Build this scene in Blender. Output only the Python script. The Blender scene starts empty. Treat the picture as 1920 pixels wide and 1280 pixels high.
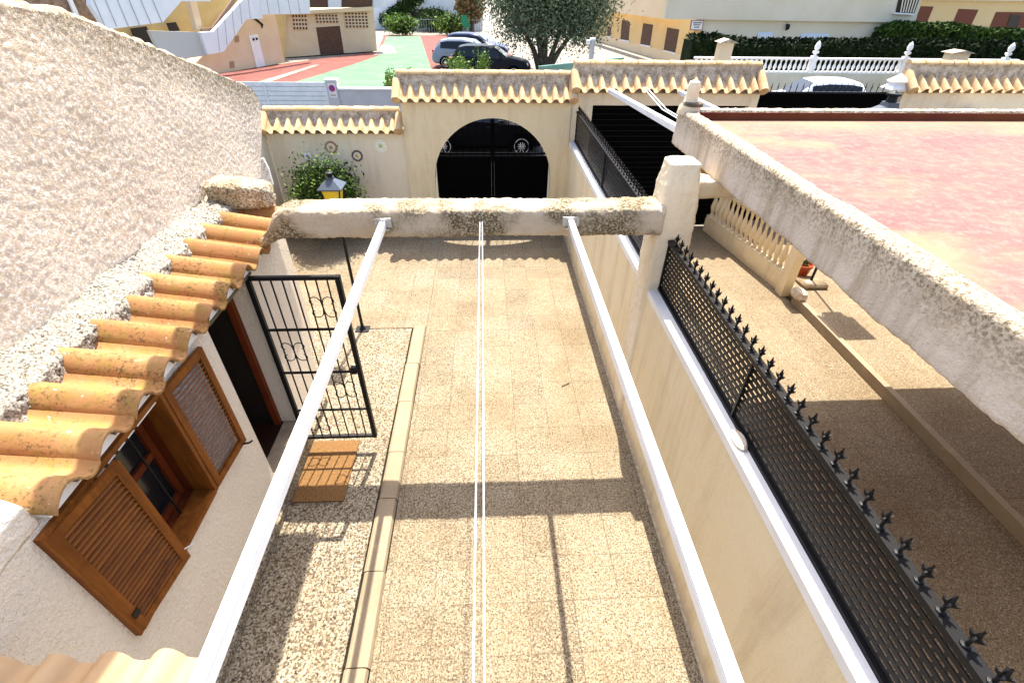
import bpy, bmesh, math, random
import numpy as np
from mathutils import Vector, Matrix
random.seed(7); rng = np.random.default_rng(7)
S = bpy.context.scene; C = S.collection
# ------------------------------------------------------------ camera
H = 4.25
YAW, PITCH, ROLL, F = math.radians(3.2923), math.radians(37.1093), math.radians(0.9072), 892.018
fw = Vector((math.sin(YAW)*math.cos(PITCH), math.cos(YAW)*math.cos(PITCH), -math.sin(PITCH)))
r0 = Vector((math.cos(YAW), -math.sin(YAW), 0)); u0 = r0.cross(fw)
rt = r0*math.cos(ROLL)+u0*math.sin(ROLL); up = -r0*math.sin(ROLL)+u0*math.cos(ROLL)
cam = bpy.data.cameras.new('camera'); co = bpy.data.objects.new('camera', cam); C.objects.link(co)
cam.sensor_width = 36; cam.lens = F*36/1920; cam.clip_end = 2000; cam.clip_start = 0.05
co.matrix_world = Matrix(((rt.x, up.x, -fw.x, 0), (rt.y, up.y, -fw.y, 0), (rt.z, up.z, -fw.z, H), (0, 0, 0, 1)))
S.camera = co
# ------------------------------------------------------------ light
w = bpy.data.worlds.new('World'); S.world = w; w.use_nodes = True
nt = w.node_tree; bg = nt.nodes['Background']
sky = nt.nodes.new('ShaderNodeTexSky'); sky.sky_type = 'NISHITA'; sky.sun_disc = False
SD = Vector((.07, .505, 1)).normalized()
sky.sun_elevation = math.asin(SD.z); sky.sun_rotation = math.atan2(SD.x, SD.y)
sky.air_density = 1.0; sky.dust_density = 3.0; sky.ozone_density = 1.0
nt.links.new(sky.outputs[0], bg.inputs[0]); bg.inputs[1].default_value = 0.13
sl = bpy.data.lights.new('sun', 'SUN'); sl.energy = 3.7; sl.angle = math.radians(.5); sl.color = (1, .94, .83)
so = bpy.data.objects.new('sun', sl); C.objects.link(so); so.rotation_euler = SD.to_track_quat('Z', 'Y').to_euler()
S.view_settings.view_transform = 'Standard'; S.view_settings.look = 'None'; S.view_settings.gamma = 1
S.view_settings.exposure = 1.78
S.cycles.max_bounces = 6

# ------------------------------------------------------------ measuring helpers (photo pixel -> point on a known plane)
def ray(x, y): return fw + rt*((x-960)/F) - up*((y-640)/F)
def G(x, y, z=0.0):
    d = ray(x, y); t = (z-H)/d.z; return Vector((d.x*t, d.y*t, z))
def atY(x, y, Y): d = ray(x, y); t = Y/d.y; return Vector((d.x*t, Y, H+d.z*t))
def onplane(x, y, P0, P1):
    n = Vector((P1[1]-P0[1], -(P1[0]-P0[0]), 0)); d = ray(x, y)
    t = (Vector((P0[0], P0[1], 0)).dot(n))/d.dot(n); return Vector((d.x*t, d.y*t, H+d.z*t))

# ------------------------------------------------------------ materials
MATS = {}
def mat(name, col, rough=.8, col2=None, ns=4.0, bump=0.0, bs=60.0, metal=0.0, spec=.3, detail=6, dist=.01, contrast=(.35, .65)):
    if name in MATS: return MATS[name]
    m = bpy.data.materials.new(name); m.use_nodes = True; t = m.node_tree; b = t.nodes['Principled BSDF']
    b.inputs['Base Color'].default_value = (*col, 1); b.inputs['Roughness'].default_value = rough
    b.inputs['Metallic'].default_value = metal; b.inputs['Specular IOR Level'].default_value = spec
    tc = t.nodes.new('ShaderNodeTexCoord')
    if col2:
        n = t.nodes.new('ShaderNodeTexNoise'); n.inputs['Scale'].default_value = ns; n.inputs['Detail'].default_value = detail
        r = t.nodes.new('ShaderNodeValToRGB'); r.color_ramp.elements[0].position, r.color_ramp.elements[1].position = contrast
        r.color_ramp.elements[0].color = (*col, 1); r.color_ramp.elements[1].color = (*col2, 1)
        t.links.new(tc.outputs['Object'], n.inputs[0]); t.links.new(n.outputs[0], r.inputs[0]); t.links.new(r.outputs[0], b.inputs['Base Color'])
    if bump:
        n = t.nodes.new('ShaderNodeTexNoise'); n.inputs['Scale'].default_value = bs; n.inputs['Detail'].default_value = 4
        bp = t.nodes.new('ShaderNodeBump'); bp.inputs['Strength'].default_value = bump; bp.inputs['Distance'].default_value = dist
        t.links.new(tc.outputs['Object'], n.inputs[0]); t.links.new(n.outputs[0], bp.inputs['Height']); t.links.new(bp.outputs[0], b.inputs['Normal'])
    MATS[name] = m; return m
class NT:   # small node builder
    def __init__(s, name, rough=.85, spec=.3):
        s.m = bpy.data.materials.new(name); s.m.use_nodes = True; s.t = s.m.node_tree; s.b = s.t.nodes['Principled BSDF']
        s.b.inputs['Roughness'].default_value = rough; s.b.inputs['Specular IOR Level'].default_value = spec
        s.tc = s.t.nodes.new('ShaderNodeTexCoord').outputs['Object']; MATS[name] = s.m
    def map(s, scale=(1, 1, 1), rot=(0, 0, 0), loc=(0, 0, 0)):
        n = s.t.nodes.new('ShaderNodeMapping'); n.inputs['Scale'].default_value = scale; n.inputs['Rotation'].default_value = rot; n.inputs['Location'].default_value = loc
        s.t.links.new(s.tc, n.inputs[0]); return n.outputs[0]
    def noise(s, sc, det=5, v=None, rough=.55):
        n = s.t.nodes.new('ShaderNodeTexNoise'); n.inputs['Scale'].default_value = sc; n.inputs['Detail'].default_value = det; n.inputs['Roughness'].default_value = rough
        s.t.links.new(v or s.tc, n.inputs[0]); return n.outputs[0]
    def vor(s, sc, feat='F1', out='Distance', v=None):
        n = s.t.nodes.new('ShaderNodeTexVoronoi'); n.feature = feat; n.inputs['Scale'].default_value = sc
        s.t.links.new(v or s.tc, n.inputs[0]); return n.outputs[out]
    def ramp(s, x, stops, interp='LINEAR'):
        r = s.t.nodes.new('ShaderNodeValToRGB'); r.color_ramp.interpolation = interp; e = r.color_ramp.elements
        while len(e) < len(stops): e.new(.5)
        for i, (p, c) in enumerate(stops): e[i].position = p; e[i].color = (*c, 1) if not isinstance(c, (int, float)) else (c, c, c, 1)
        s.t.links.new(x, r.inputs[0]); return r.outputs[0]
    def mix(s, f, a, b, mode='MIX'):
        n = s.t.nodes.new('ShaderNodeMixRGB'); n.blend_type = mode
        for i, v in enumerate((f, a, b)):
            if isinstance(v, (int, float)): n.inputs[i].default_value = v if i == 0 else (v, v, v, 1)
            elif isinstance(v, tuple): n.inputs[i].default_value = (*v, 1)
            else: s.t.links.new(v, n.inputs[i])
        return n.outputs[0]
    def math(s, op, a, b=0.0):
        n = s.t.nodes.new('ShaderNodeMath'); n.operation = op
        for i, v in enumerate((a, b)):
            if isinstance(v, (int, float)): n.inputs[i].default_value = v
            else: s.t.links.new(v, n.inputs[i])
        return n.outputs[0]
    def xyz(s, i, v=None):
        n = s.t.nodes.new('ShaderNodeSeparateXYZ'); s.t.links.new(v or s.tc, n.inputs[0]); return n.outputs[i]
    def col(s, c): s.t.links.new(c, s.b.inputs['Base Color'])
    def bump(s, h, st=.5, d=.01):
        n = s.t.nodes.new('ShaderNodeBump'); n.inputs['Strength'].default_value = st; n.inputs['Distance'].default_value = d
        s.t.links.new(h, n.inputs['Height']); s.t.links.new(n.outputs[0], s.b.inputs['Normal'])

def terrazzo(name, cell, cols, tile=.4, tone=.25, joint=.006, shift=(0, 0), jdark=.5, stain=True):
    n = NT(name, .85)
    m = n.map(loc=(shift[0], shift[1], 0))
    id_ = n.vor(1/cell, out='Color'); g = n.xyz(0, id_); d = n.vor(1/cell)
    k = len(cols); base = n.ramp(g, [(i/k, c) for i, c in enumerate(cols)], 'CONSTANT')
    fine = n.noise(230, 2); base = n.mix(.22, base, n.ramp(fine, [(.4, (.12, .08, .05)), (.6, (.95, .88, .75))]), 'MIX')
    base = n.mix(n.ramp(d, [(.55, 0.0), (.8, .55)]), base, (.30, .23, .15))
    tx = n.math('FLOOR', n.math('DIVIDE', n.xyz(0, m), tile)); ty = n.math('FLOOR', n.math('DIVIDE', n.xyz(1, m), tile))
    cmb = n.t.nodes.new('ShaderNodeCombineXYZ'); n.t.links.new(tx, cmb.inputs[0]); n.t.links.new(ty, cmb.inputs[1])
    wn = n.t.nodes.new('ShaderNodeTexWhiteNoise'); n.t.links.new(cmb.outputs[0], wn.inputs[0])
    tonec = n.ramp(wn.outputs[0], [(0, 1-tone), (.5, 1.0), (1, 1+tone*.35)])
    base = n.mix(1.0, base, tonec, 'MULTIPLY')
    if tile < .5:
        wc = n.t.nodes.new('ShaderNodeTexWhiteNoise'); wc.noise_dimensions = '1D'; n.t.links.new(tx, wc.inputs[1])
        base = n.mix(n.math('MULTIPLY', wc.outputs[0], .3), base, (.66, .55, .38))
        base = n.mix(n.ramp(n.noise(.9, 4, n.map(loc=(5, 2, 0))), [(.45, 0.0), (.65, .4)]), base, (.42, .32, .19))
    dk = n.ramp(n.noise(1/cell*.9, 4, rough=.7), [(.545, 0.0), (.58, .92)]); base = n.mix(dk, base, (.045, .03, .018))
    lt = n.ramp(n.noise(1/cell*.8, 3, n.map(loc=(9, 4, 2)), .6), [(.6, 0.0), (.64, .8)]); base = n.mix(lt, base, (1.0, .96, .86))
    base = n.mix(1.0, base, n.ramp(n.noise(1.3, 3), [(.3, (.86, .78, .66)), (.6, (1.0, .97, .9))]), 'MULTIPLY')
    # joints
    def jl(a):
        f = n.math('FRACT', n.math('DIVIDE', a, tile)); f = n.math('ABSOLUTE', n.math('SUBTRACT', f, .5))
        return n.math('GREATER_THAN', f, .5-joint/tile)
    j = n.math('MAXIMUM', jl(n.xyz(0, m)), jl(n.xyz(1, m)))
    j = n.math('MULTIPLY', j, n.ramp(n.noise(2.2, 2), [(.35, .35), (.55, 1.0)]))
    base = n.mix(n.math('MULTIPLY', j, jdark), base, (.16, .12, .08))
    if stain:
        sp = n.ramp(n.noise(9, 6, rough=.7), [(.62, 0.0), (.75, .45)])
        base = n.mix(sp, base, (.28, .22, .14))
    base = n.mix(1.0, base, (.43, .415, .39), 'MULTIPLY')
    n.col(base); n.bump(n.math('SUBTRACT', 1.0, d), .35, .004); return n.m
PEB = terrazzo('terrazzo_pebble', .017, [(.78, .72, .6), (.62, .54, .41), (.2, .14, .08), (.88, .84, .74), (.42, .34, .23), (.74, .66, .5), (.24, .18, .11), (.84, .78, .65)], tile=.8, tone=.06, jdark=.25)
TER = terrazzo('terrazzo_tile', .0125, [(.74, .67, .52), (.58, .49, .35), (.22, .16, .1), (.82, .76, .63), (.48, .39, .27), (.7, .61, .45), (.34, .26, .17), (.8, .73, .58)], tile=.4, tone=.16, shift=(.12, .1), jdark=.6, joint=.0045)
NTER = terrazzo('neighbour_terrazzo', .012, [(.62, .5, .33), (.46, .34, .2), (.24, .16, .08), (.7, .58, .4), (.54, .41, .25)], tile=.4, tone=.1, shift=(.2, .15), jdark=.35)

def stucco(name, c1, c2, bscale=38, bst=.6, bd=.02, stains=None, fine=.5, weather=.0):
    n = NT(name, .92, .15)
    a = n.ramp(n.noise(1.4, 6, rough=.65), [(.3, c1), (.7, c2)])
    a = n.mix(n.ramp(n.noise(90, 3, rough=.7), [(.35, .22), (.5, 0.0)]), a, tuple(x*.62 for x in c1))
    if weather:
        a = n.mix(n.math('MULTIPLY', n.ramp(n.noise(1.0, 6, n.map(scale=(5, 5, .55)), .7), [(.48, 0.0), (.68, 1.0)]), weather), a, (.5, .36, .19))
        lowz = n.ramp(n.math('ADD', n.xyz(2), n.math('MULTIPLY', n.noise(4, 5, rough=.7), .35)), [(.12, 1.0), (.36, 0.0)])
        a = n.mix(n.math('MULTIPLY', lowz, .55), a, (.42, .31, .18))
    if stains:
        for (sc, lo, hi, col, amt, zr) in stains:
            mk = n.ramp(n.noise(sc, 7, rough=.72), [(lo, 0.0), (hi, amt)])
            if zr:   # stain band by height / coordinate: (axis, from, to)
                z = n.math('DIVIDE', n.math('SUBTRACT', n.xyz(zr[0]), zr[1]), zr[2]-zr[1])
                mk = n.math('MULTIPLY', mk, n.ramp(z, [(0, 0.0), (1, 1.0)]))
            a = n.mix(mk, a, col)
    n.col(a)
    h = n.math('ADD', n.noise(bscale, 3), n.math('MULTIPLY', n.noise(bscale*3.2, 3), fine)); n.bump(h, bst, bd); return n.m
CREAM, CREAM2 = (.8, .68, .49), (.84, .73, .55)
STU = stucco('cream_stucco', CREAM, CREAM2, 45, .55, .012, weather=.35, stains=[(2.5, .58, .8, (.62, .47, .3), .5, None)])
STUY = stucco('warm_stucco', (.84, .68, .42), (.86, .73, .49), 95, .8, .010, weather=.4, stains=[(1.6, .55, .75, (.7, .5, .28), .5, None)])
HOUSE = stucco('house_stucco', (.8, .69, .55), (.84, .74, .6), 38, 1.0, .022, stains=[(3, .6, .8, (.6, .52, .4), .35, None)])
LICH = stucco('lichen_stucco', (.8, .7, .55), (.76, .62, .46), 60, .8, .02, stains=[(2.2, .45, .6, (.36, .29, .17), .75, None), (55, .46, .56, (.1, .07, .035), .85, None)])
BEAMM = stucco('beam_stucco', (.8, .68, .53), (.84, .72, .56), 55, .9, .02)
def beam_mat():
    n = NT('lichen_beam', .93, .1)
    a = n.ramp(n.noise(2.5, 5), [(.35, (.6, .48, .34)), (.65, (.7, .59, .45))])
    big = n.ramp(n.noise(1.9, 3, rough=.5), [(.45, 0.0), (.57, .92)])
    speck = n.ramp(n.noise(48, 4, rough=.75), [(.42, 0.0), (.52, 1.0)])
    a = n.mix(n.math('MULTIPLY', big, .5), a, (.45, .37, .22))
    a = n.mix(n.math('MULTIPLY', big, n.math('MULTIPLY', speck, .95)), a, (.08, .058, .025))
    a = n.mix(n.ramp(n.noise(75, 3), [(.62, 0.0), (.7, .5)]), a, (.25, .19, .13))
    n.col(a); n.bump(n.math('ADD', n.noise(50, 4, rough=.7), n.math('MULTIPLY', n.noise(140, 2), .4)), 1.0, .02); return n.m
LBEAM = beam_mat()
def bigwall_mat():
    n = NT('rough_plaster', .9, .25)
    a = n.ramp(n.noise(1.2, 5), [(.3, (.58, .47, .355)), (.7, (.65, .54, .42))])
    a = n.mix(n.ramp(n.noise(46, 4, rough=.7), [(.5, 0.0), (.62, .9)]), a, (.95, .9, .82))  # pale specks paint the sun's glints on the bumps into the colour
    a = n.mix(n.ramp(n.noise(22, 4, rough=.7), [(.3, .5), (.45, 0.0)]), a, (.46, .34, .22))
    # lichen along the sloping top: distance below the top line
    y, z = n.xyz(1), n.xyz(2)
    top = n.math('SUBTRACT', n.math('SUBTRACT', 5.58, n.math('MULTIPLY', y, .367)), z)
    k = n.ramp(n.math('ADD', top, n.math('MULTIPLY', n.noise(5, 5, rough=.7), .35)), [(.22, 1.0), (.6, 0.0)])
    sp = n.ramp(n.noise(60, 4, rough=.75), [(.4, 0.0), (.54, 1.0)])
    a = n.mix(n.math('MULTIPLY', k, n.math('MULTIPLY', sp, .9)), a, (.17, .13, .06))
    n.col(a); n.bump(n.math('ADD', n.noise(60, 3), n.math('MULTIPLY', n.noise(150, 2), .5)), .7, .01); return n.m
BIGW = bigwall_mat()
def moss_mat():
    n = NT('mossy_mortar', .95, .1)
    a = n.ramp(n.noise(65, 4, rough=.75), [(.38, (.05, .04, .025)), (.47, (.32, .28, .22)), (.57, (.72, .67, .58))])
    a = n.mix(n.ramp(n.noise(4, 4), [(.45, 0.0), (.7, .45)]), a, (.6, .55, .47))
    n.col(a); n.bump(n.noise(60, 4, rough=.8), 1.0, .03); return n.m
MOSS = moss_mat()
def tile_mat(name, c1, c2, spot=.6, tint=(.5, .36, .1)):
    n = NT(name, .8, .25)
    y = n.math('FLOOR', n.math('DIVIDE', n.xyz(1), .305))
    wn = n.t.nodes.new('ShaderNodeTexWhiteNoise'); wn.noise_dimensions = '1D'; n.t.links.new(y, wn.inputs[1])
    a = n.ramp(n.noise(5, 5), [(.3, c1), (.7, c2)])
    a = n.mix(n.math('MULTIPLY', wn.outputs[0], .55), a, (c1[0]*.78, c1[1]*.66, c1[2]*.6))
    a = n.mix(n.ramp(n.noise(9, 5, rough=.75), [(.48, 0.0), (.64, spot*.85)]), a, tint)
    sp2 = n.math('MULTIPLY', n.ramp(n.noise(46, 5, rough=.75), [(.52, 0.0), (.6, spot)]), n.ramp(n.noise(6, 3), [(.4, .1), (.6, 1.0)]))
    a = n.mix(sp2, a, (.12, .075, .03))
    a = n.mix(n.ramp(n.noise(24, 3), [(.68, 0.0), (.72, .5*spot)]), a, (.8, .75, .65))
    n.col(a); n.bump(n.noise(90, 3), .25, .004); return n.m
TILE = tile_mat('clay_tile', (.37, .18, .07), (.46, .26, .11), 1.0, (.3, .2, .05))
TILE2 = tile_mat('pale_clay_tile', (.52, .34, .17), (.66, .48, .28), .6, (.36, .22, .09))
TILE3 = tile_mat('new_clay_tile', (.44, .28, .145), (.48, .325, .18), .0)
MORT = stucco('mortar', (.6, .5, .38), (.7, .6, .48), 50, .5, .01, stains=[(7, .4, .6, (.26, .19, .12), .85, None), (40, .52, .6, (.12, .08, .05), .6, None)])
RIDGE = tile_mat('ridge_tile', (.62, .42, .2), (.78, .6, .4), .9)
WHITE = mat('white_render', (.82, .8, .77), .8, (.74, .72, .69), 3, .2, 60)
ALU = mat('white_aluminium', (.84, .83, .81), .4, (.74, .73, .7), 5, spec=.4)
SLOT = mat('rail_slot_shade', (.45, .47, .5), .5)
STEEL = mat('galvanised_steel', (.5, .5, .5), .45, metal=.8)
BLACK = mat('black_paint', (.007, .007, .008), .5, spec=.2)
BLK2 = mat('matt_black_sheet', (.002, .002, .002), .8, spec=.02)
CORD = mat('white_cord', (.8, .8, .8), .6)
def wood(name, c1, c2, ax=(1, 1, 1)):
    n = NT(name, .55, .15)
    v = n.map(scale=ax)
    a = n.ramp(n.noise(14, 6, v, .7), [(.3, c1), (.7, c2)])
    a = n.mix(n.ramp(n.noise(5, 5, rough=.7), [(.55, 0.0), (.75, .6)]), a, tuple(x*.4 for x in c1))
    n.col(a); n.bump(n.noise(60, 3, v), .15, .003); return n.m
WOOD = wood('varnished_wood', (.1, .028, .004), (.25, .08, .011), (1, 1, .12))
WOODH = wood('varnished_slat', (.11, .03, .004), (.28, .088, .011), (1, .12, 1))
WOODD = wood('red_brown_wood', (.09, .015, .004), (.17, .035, .008), (1, 1, .12))
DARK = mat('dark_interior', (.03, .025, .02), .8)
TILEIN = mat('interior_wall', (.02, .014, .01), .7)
KERB = stucco('kerb_concrete', (.24, .185, .12), (.31, .245, .165), 40, .3, .006, stains=[(6, .55, .7, (.45, .33, .2), .5, None)], fine=.3)
MAT_ = mat('coir_mat', (.15, .075, .025), .95, (.22, .115, .04), 40, .6, 220)
GLASSY = mat('amber_glass', (.75, .56, .03), .25, spec=.5)
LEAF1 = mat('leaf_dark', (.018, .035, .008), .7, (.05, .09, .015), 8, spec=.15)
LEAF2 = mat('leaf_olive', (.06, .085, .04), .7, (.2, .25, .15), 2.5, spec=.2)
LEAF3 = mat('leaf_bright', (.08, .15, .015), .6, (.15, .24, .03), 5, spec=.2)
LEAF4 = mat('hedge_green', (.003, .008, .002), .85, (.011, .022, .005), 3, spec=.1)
LEAF5 = mat('palm_brown', (.16, .09, .03), .7, (.3, .2, .08), 3)
BARK = mat('bark', (.08, .06, .045), .9, (.16, .12, .09), 12, .5, 30)
TERC = mat('terracotta', (.28, .04, .012), .35, (.36, .07, .02), 8)
GLASS = mat('car_glass', (.008, .011, .014), .12, spec=.4)
RUB = mat('rubber', (.012, .012, .012), .8)
RIM = mat('alloy', (.6, .6, .62), .3, metal=.6)
REDL = mat('red_lamp', (.6, .02, .03), .2, spec=.6)
def paint(name, c): return mat(name, c, .3 if max(c) > .01 else .6, spec=.3 if max(c) > .05 else .06)

# ------------------------------------------------------------ objects
def tag(o, label=None, cat=None, group=None, kind=None):
    if label: o['label'] = label
    if cat: o['category'] = cat
    if group: o['group'] = group
    if kind: o['kind'] = kind
    return o
def thing(name, label, cat, loc=(0, 0, 0), rz=0, group=None):
    o = bpy.data.objects.new(name, None); C.objects.link(o); o.location = loc; o.rotation_euler = (0, 0, rz); o.empty_display_size = .1
    return tag(o, label, cat, group)
class MB:
    def __init__(s): s.v = []; s.f = []
    def add(s, vs, fs):
        b = len(s.v); s.v += [tuple(v) for v in vs]; s.f += [tuple(b+i for i in f) for f in fs]; return s
    def box(s, a, b, c=None):
        (x0, y0, z0), (x1, y1, z1) = a, b
        vs = [(x0, y0, z0), (x1, y0, z0), (x1, y1, z0), (x0, y1, z0), (x0, y0, z1), (x1, y0, z1), (x1, y1, z1), (x0, y1, z1)]
        return s.add(vs, [(0, 3, 2, 1), (4, 5, 6, 7), (0, 1, 5, 4), (1, 2, 6, 5), (2, 3, 7, 6), (3, 0, 4, 7)])
    def bar(s, p, q, w, h=None, ref=(0, 0, 1)):   # rectangular bar from p to q
        h = h or w; p, q = Vector(p), Vector(q); d = (q-p).normalized(); r = Vector(ref)
        if abs(d.dot(r)) > .95: r = Vector((0, 1, 0))
        a = d.cross(r).normalized(); b = a.cross(d).normalized(); a, b = a*w/2, b*h/2
        vs = [p-a-b, p+a-b, p+a+b, p-a+b, q-a-b, q+a-b, q+a+b, q-a+b]
        return s.add(vs, [(0, 1, 2, 3), (7, 6, 5, 4), (0, 4, 5, 1), (1, 5, 6, 2), (2, 6, 7, 3), (3, 7, 4, 0)])
    def tube(s, pts, r, n=8, caps=True):
        pts = [Vector(p) for p in pts]; rs = r if isinstance(r, (list, tuple)) else [r]*len(pts); vs = []; fs = []
        pa = None
        for i, p in enumerate(pts):
            d = (pts[min(i+1, len(pts)-1)]-pts[max(i-1, 0)]).normalized()
            if pa is None:
                ref = Vector((0, 0, 1)) if abs(d.z) < .9 else Vector((1, 0, 0)); a = d.cross(ref).normalized()
            else: a = (pa-d*pa.dot(d)).normalized()
            pa = a; b = d.cross(a)
            for k in range(n):
                t = 2*math.pi*k/n; vs.append(p+(a*math.cos(t)+b*math.sin(t))*rs[i])
        for i in range(len(pts)-1):
            for k in range(n):
                fs.append((i*n+k, i*n+(k+1) % n, (i+1)*n+(k+1) % n, (i+1)*n+k))
        if caps: fs += [tuple(range(n-1, -1, -1)), tuple((len(pts)-1)*n+k for k in range(n))]
        return s.add(vs, fs)
    def lathe(s, prof, c=(0, 0, 0), n=16, square=False):   # prof: (r, z)
        vs = []; fs = []; m = len(prof)
        for r, z in prof:
            for k in range(n):
                t = 2*math.pi*(k+.5)/n; R = r*(1.414 if square and n == 4 else 1)
                vs.append((c[0]+R*math.cos(t), c[1]+R*math.sin(t), c[2]+z))
        for i in range(m-1):
            for k in range(n): fs.append((i*n+k, i*n+(k+1) % n, (i+1)*n+(k+1) % n, (i+1)*n+k))
        fs += [tuple(range(n-1, -1, -1)), tuple((m-1)*n+k for k in range(n))]
        return s.add(vs, fs)
    def prism(s, poly, off):   # poly: 3D points (planar), off: extrusion vector
        n = len(poly); P = [Vector(p) for p in poly]; Q = [p+Vector(off) for p in P]
        return s.add(P+Q, [tuple(range(n)), tuple(range(2*n-1, n-1, -1))]+[(i, n+i, n+(i+1) % n, (i+1) % n) for i in range(n)])
    def build(s, name, m, parent=None, smooth=False, local=False, kind=None, loc=None, fix=True):
        me = bpy.data.meshes.new(name); o0 = Vector((0, 0, 0))
        p = parent
        if p is not None and not local:
            q = p
            while q is not None: o0 += q.location; q = q.parent
        if loc is not None: o0 = Vector(loc)
        me.from_pydata([(v[0]-o0.x, v[1]-o0.y, v[2]-o0.z) for v in s.v], [], s.f)
        if fix:
            bm = bmesh.new(); bm.from_mesh(me); bmesh.ops.recalc_face_normals(bm, faces=bm.faces); bm.to_mesh(me); bm.free()
        if smooth:
            for f in me.polygons: f.use_smooth = True
            try: me.set_sharp_from_angle(angle=math.radians(40))
            except Exception: pass
        me.materials.append(m); o = bpy.data.objects.new(name, me); C.objects.link(o)
        if parent is not None: o.parent = parent
        if loc is not None: o.location = loc
        if kind: o['kind'] = kind
        return o
def copy_tree(o, parent=None):
    c = o.copy(); C.objects.link(c)
    if parent is not None: c.parent = parent
    for ch in list(o.children): copy_tree(ch, c)
    return c
def vnoise(x, y, z, sc, seed=0):   # cheap smooth value noise, vectorised
    def hsh(i, j, k):
        n = (i*374761393 + j*668265263 + k*2147483647 + seed*974711) & 0xffffffff
        n = ((n ^ (n >> 13))*1274126177) & 0xffffffff; return ((n ^ (n >> 16)) & 0xffff)/65535.0
    x, y, z = x*sc, y*sc, z*sc; i, j, k = (np.floor(a).astype(np.int64) for a in (x, y, z)); fx, fy, fz = x-i, y-j, z-k
    fx, fy, fz = (a*a*(3-2*a) for a in (fx, fy, fz)); r = 0
    for a in (0, 1):
        for b in (0, 1):
            for c in (0, 1):
                r = r + hsh(i+a, j+b, k+c)*(fx if a else 1-fx)*(fy if b else 1-fy)*(fz if c else 1-fz)
    return r-.5
def rough(o, seg, amp, sc=30, rnd=0, big=0.0):   # finely subdivide a mesh and push it in and out
    me = o.data; bm = bmesh.new(); bm.from_mesh(me)
    if rnd: bmesh.ops.bevel(bm, geom=list(bm.edges), offset=rnd, segments=3, affect='EDGES', clamp_overlap=True)
    for _ in range(9):
        es = [e for e in bm.edges if e.calc_length() > seg]
        if not es: break
        bmesh.ops.subdivide_edges(bm, edges=es, cuts=1, use_grid_fill=True)
    bmesh.ops.triangulate(bm, faces=[f for f in bm.faces if len(f.verts) > 4])
    bm.normal_update(); vs = list(bm.verts)
    P = np.array([v.co[:] for v in vs]); Nn = np.array([v.normal[:] for v in vs])
    W = P+np.array(o.location[:]) if o.parent is None else P+np.array(o.parent.location[:])
    n = (vnoise(W[:, 0], W[:, 1], W[:, 2], sc)+.6*vnoise(W[:, 0], W[:, 1], W[:, 2], sc*2.1, 3))*amp + vnoise(W[:, 0], W[:, 1], W[:, 2], 3.5, 5)*big
    P = P+Nn*n[:, None]
    for v, p in zip(vs, P): v.co = p
    for f in bm.faces: f.smooth = True
    bm.to_mesh(me); bm.free(); return o

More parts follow.
